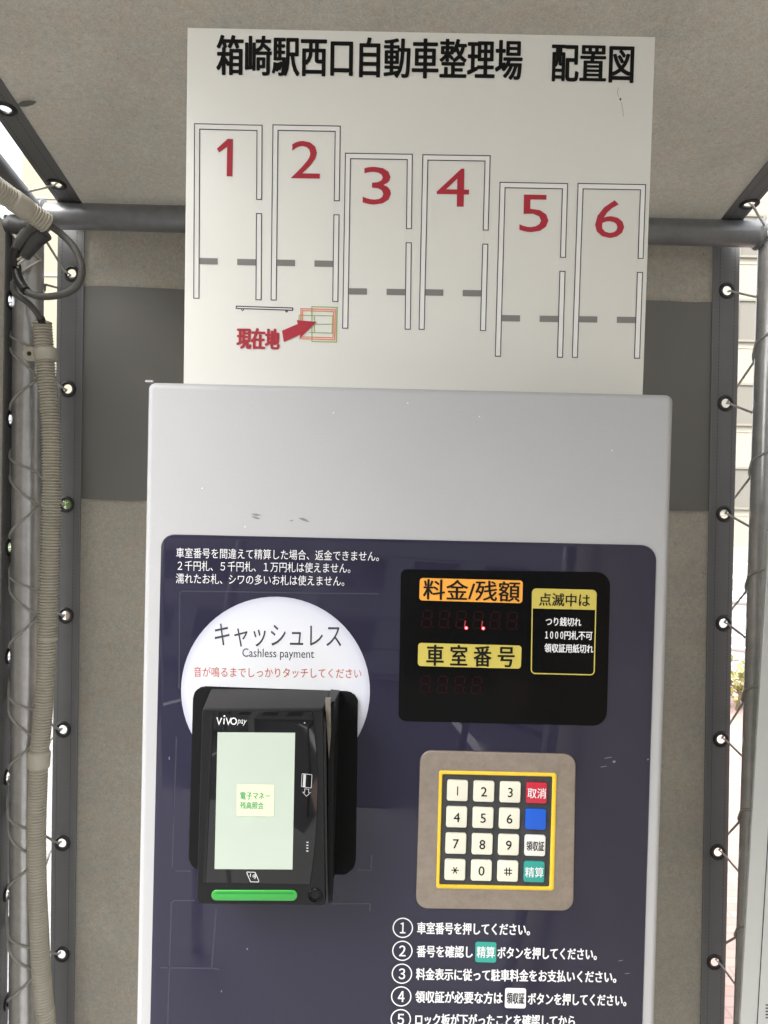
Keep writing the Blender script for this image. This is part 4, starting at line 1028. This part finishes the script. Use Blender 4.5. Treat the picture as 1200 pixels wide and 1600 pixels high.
m.stroke(SIGN, [zx(*p) for p in ((601, 481), (771, 486), (767, 635), (598, 629))], .0004, .0008, 'sign_orange', True)
m.stroke(SIGN, [zx(*p) for p in ((609, 491), (762, 496), (759, 625), (606, 620))], .0004, .0007, 'sign_orange', True)
m.build('machine_plan_drawing', board, smooth=0, recalc=False)
m = MB(); P_ = [zx(*p) for p in ((508, 590), (585, 557), (581, 538), (678, 547), (592, 631), (599, 609), (516, 646))]
m.add([SIGN.W(p, .0006) for p in P_], [(0, 6, 5, 1), (1, 5, 4, 3, 2)], 'sign_red')
text(m, SIGN, '現在地', 369.6, 529, 437.4, 531.2, 32, 'sign_red', n=.0004, bold=.035); m.build('here_marker', board, smooth=0, recalc=False)
m = MB(); c = SIGN.uv(969, 155); m.flat_poly(SIGN, [c + Vector((-.001, .0002)), c + Vector((0, .0012)), c + Vector((.0011, -.0004)), c + Vector((.0003, -.0016))], .0003, 'sign_line')
for pts in ([(966, 137), (964.5, 146), (967, 152)], [(971, 160), (973, 172), (974, 182)]): m.stroke(SIGN, quad(SIGN, *pts), .0002, .0003, 'sign_grey')
m.build('scratch', board, smooth=0)

# ================================================================= NOTICE BOARD AT THE RIGHT
NB = yplane(0.40)
nb = empty('notice_board', NB.hit(1240, 1600), 'white notice board with thin black border hung in front of the right hand post', 'notice board')
a, b = NB.uv(1201.5, 830), NB.uv(1156.5, 1600); dn = (b - a).normalized(); rt = Vector((-dn.y, dn.x)); 
if rt.x < 0: rt = -rt
b2 = a + dn * (b - a).length * 1.25
rnd = random.Random(3); eg = [b2.lerp(a, k / 60) - rt * (rnd.uniform(0, .0007) if k % 9 == 4 else 0) for k in range(61)]
m = MB(); m.prism(NB, [a + rt * .24, b2 + rt * .24] + eg, -.004, 0, 'notice'); bd = m.build('board', nb, smooth=30)
m = MB(); i_ = .0225; o1 = a + dn * .02 + rt * i_; o2 = a + dn * .02 + rt * .218; o3 = b2 - dn * .02 + rt * .218; o4 = b2 - dn * .02 + rt * i_
m.stroke(NB, [o1, o2, o3, o4], .0003, .0014, 'sign_line', True); m.build('border', bd, smooth=0)
m = MB()
for k in range(5): m.flat_poly(NB, [NB.uv(1196, 1569 + k * 5), NB.uv(1216, 1569.5 + k * 5), NB.uv(1216, 1571.5 + k * 5), NB.uv(1196, 1571 + k * 5)], .0003, 'sign_line')
m.build('small_print', bd, smooth=0)
m = MB(); pc_ = a.lerp(b2, .3) + rt * .12; hook = NB.W(pc_, -.004); m.box(hook + Vector((0, .1, 0)), (.02, .2, .02), 'galv_dark'); m.build('hanger', nb, smooth=0)

bpy.data.objects.remove(_to); bpy.data.curves.remove(_tc)
for o in bpy.data.objects:
    if '_w' in o: del o['_w']
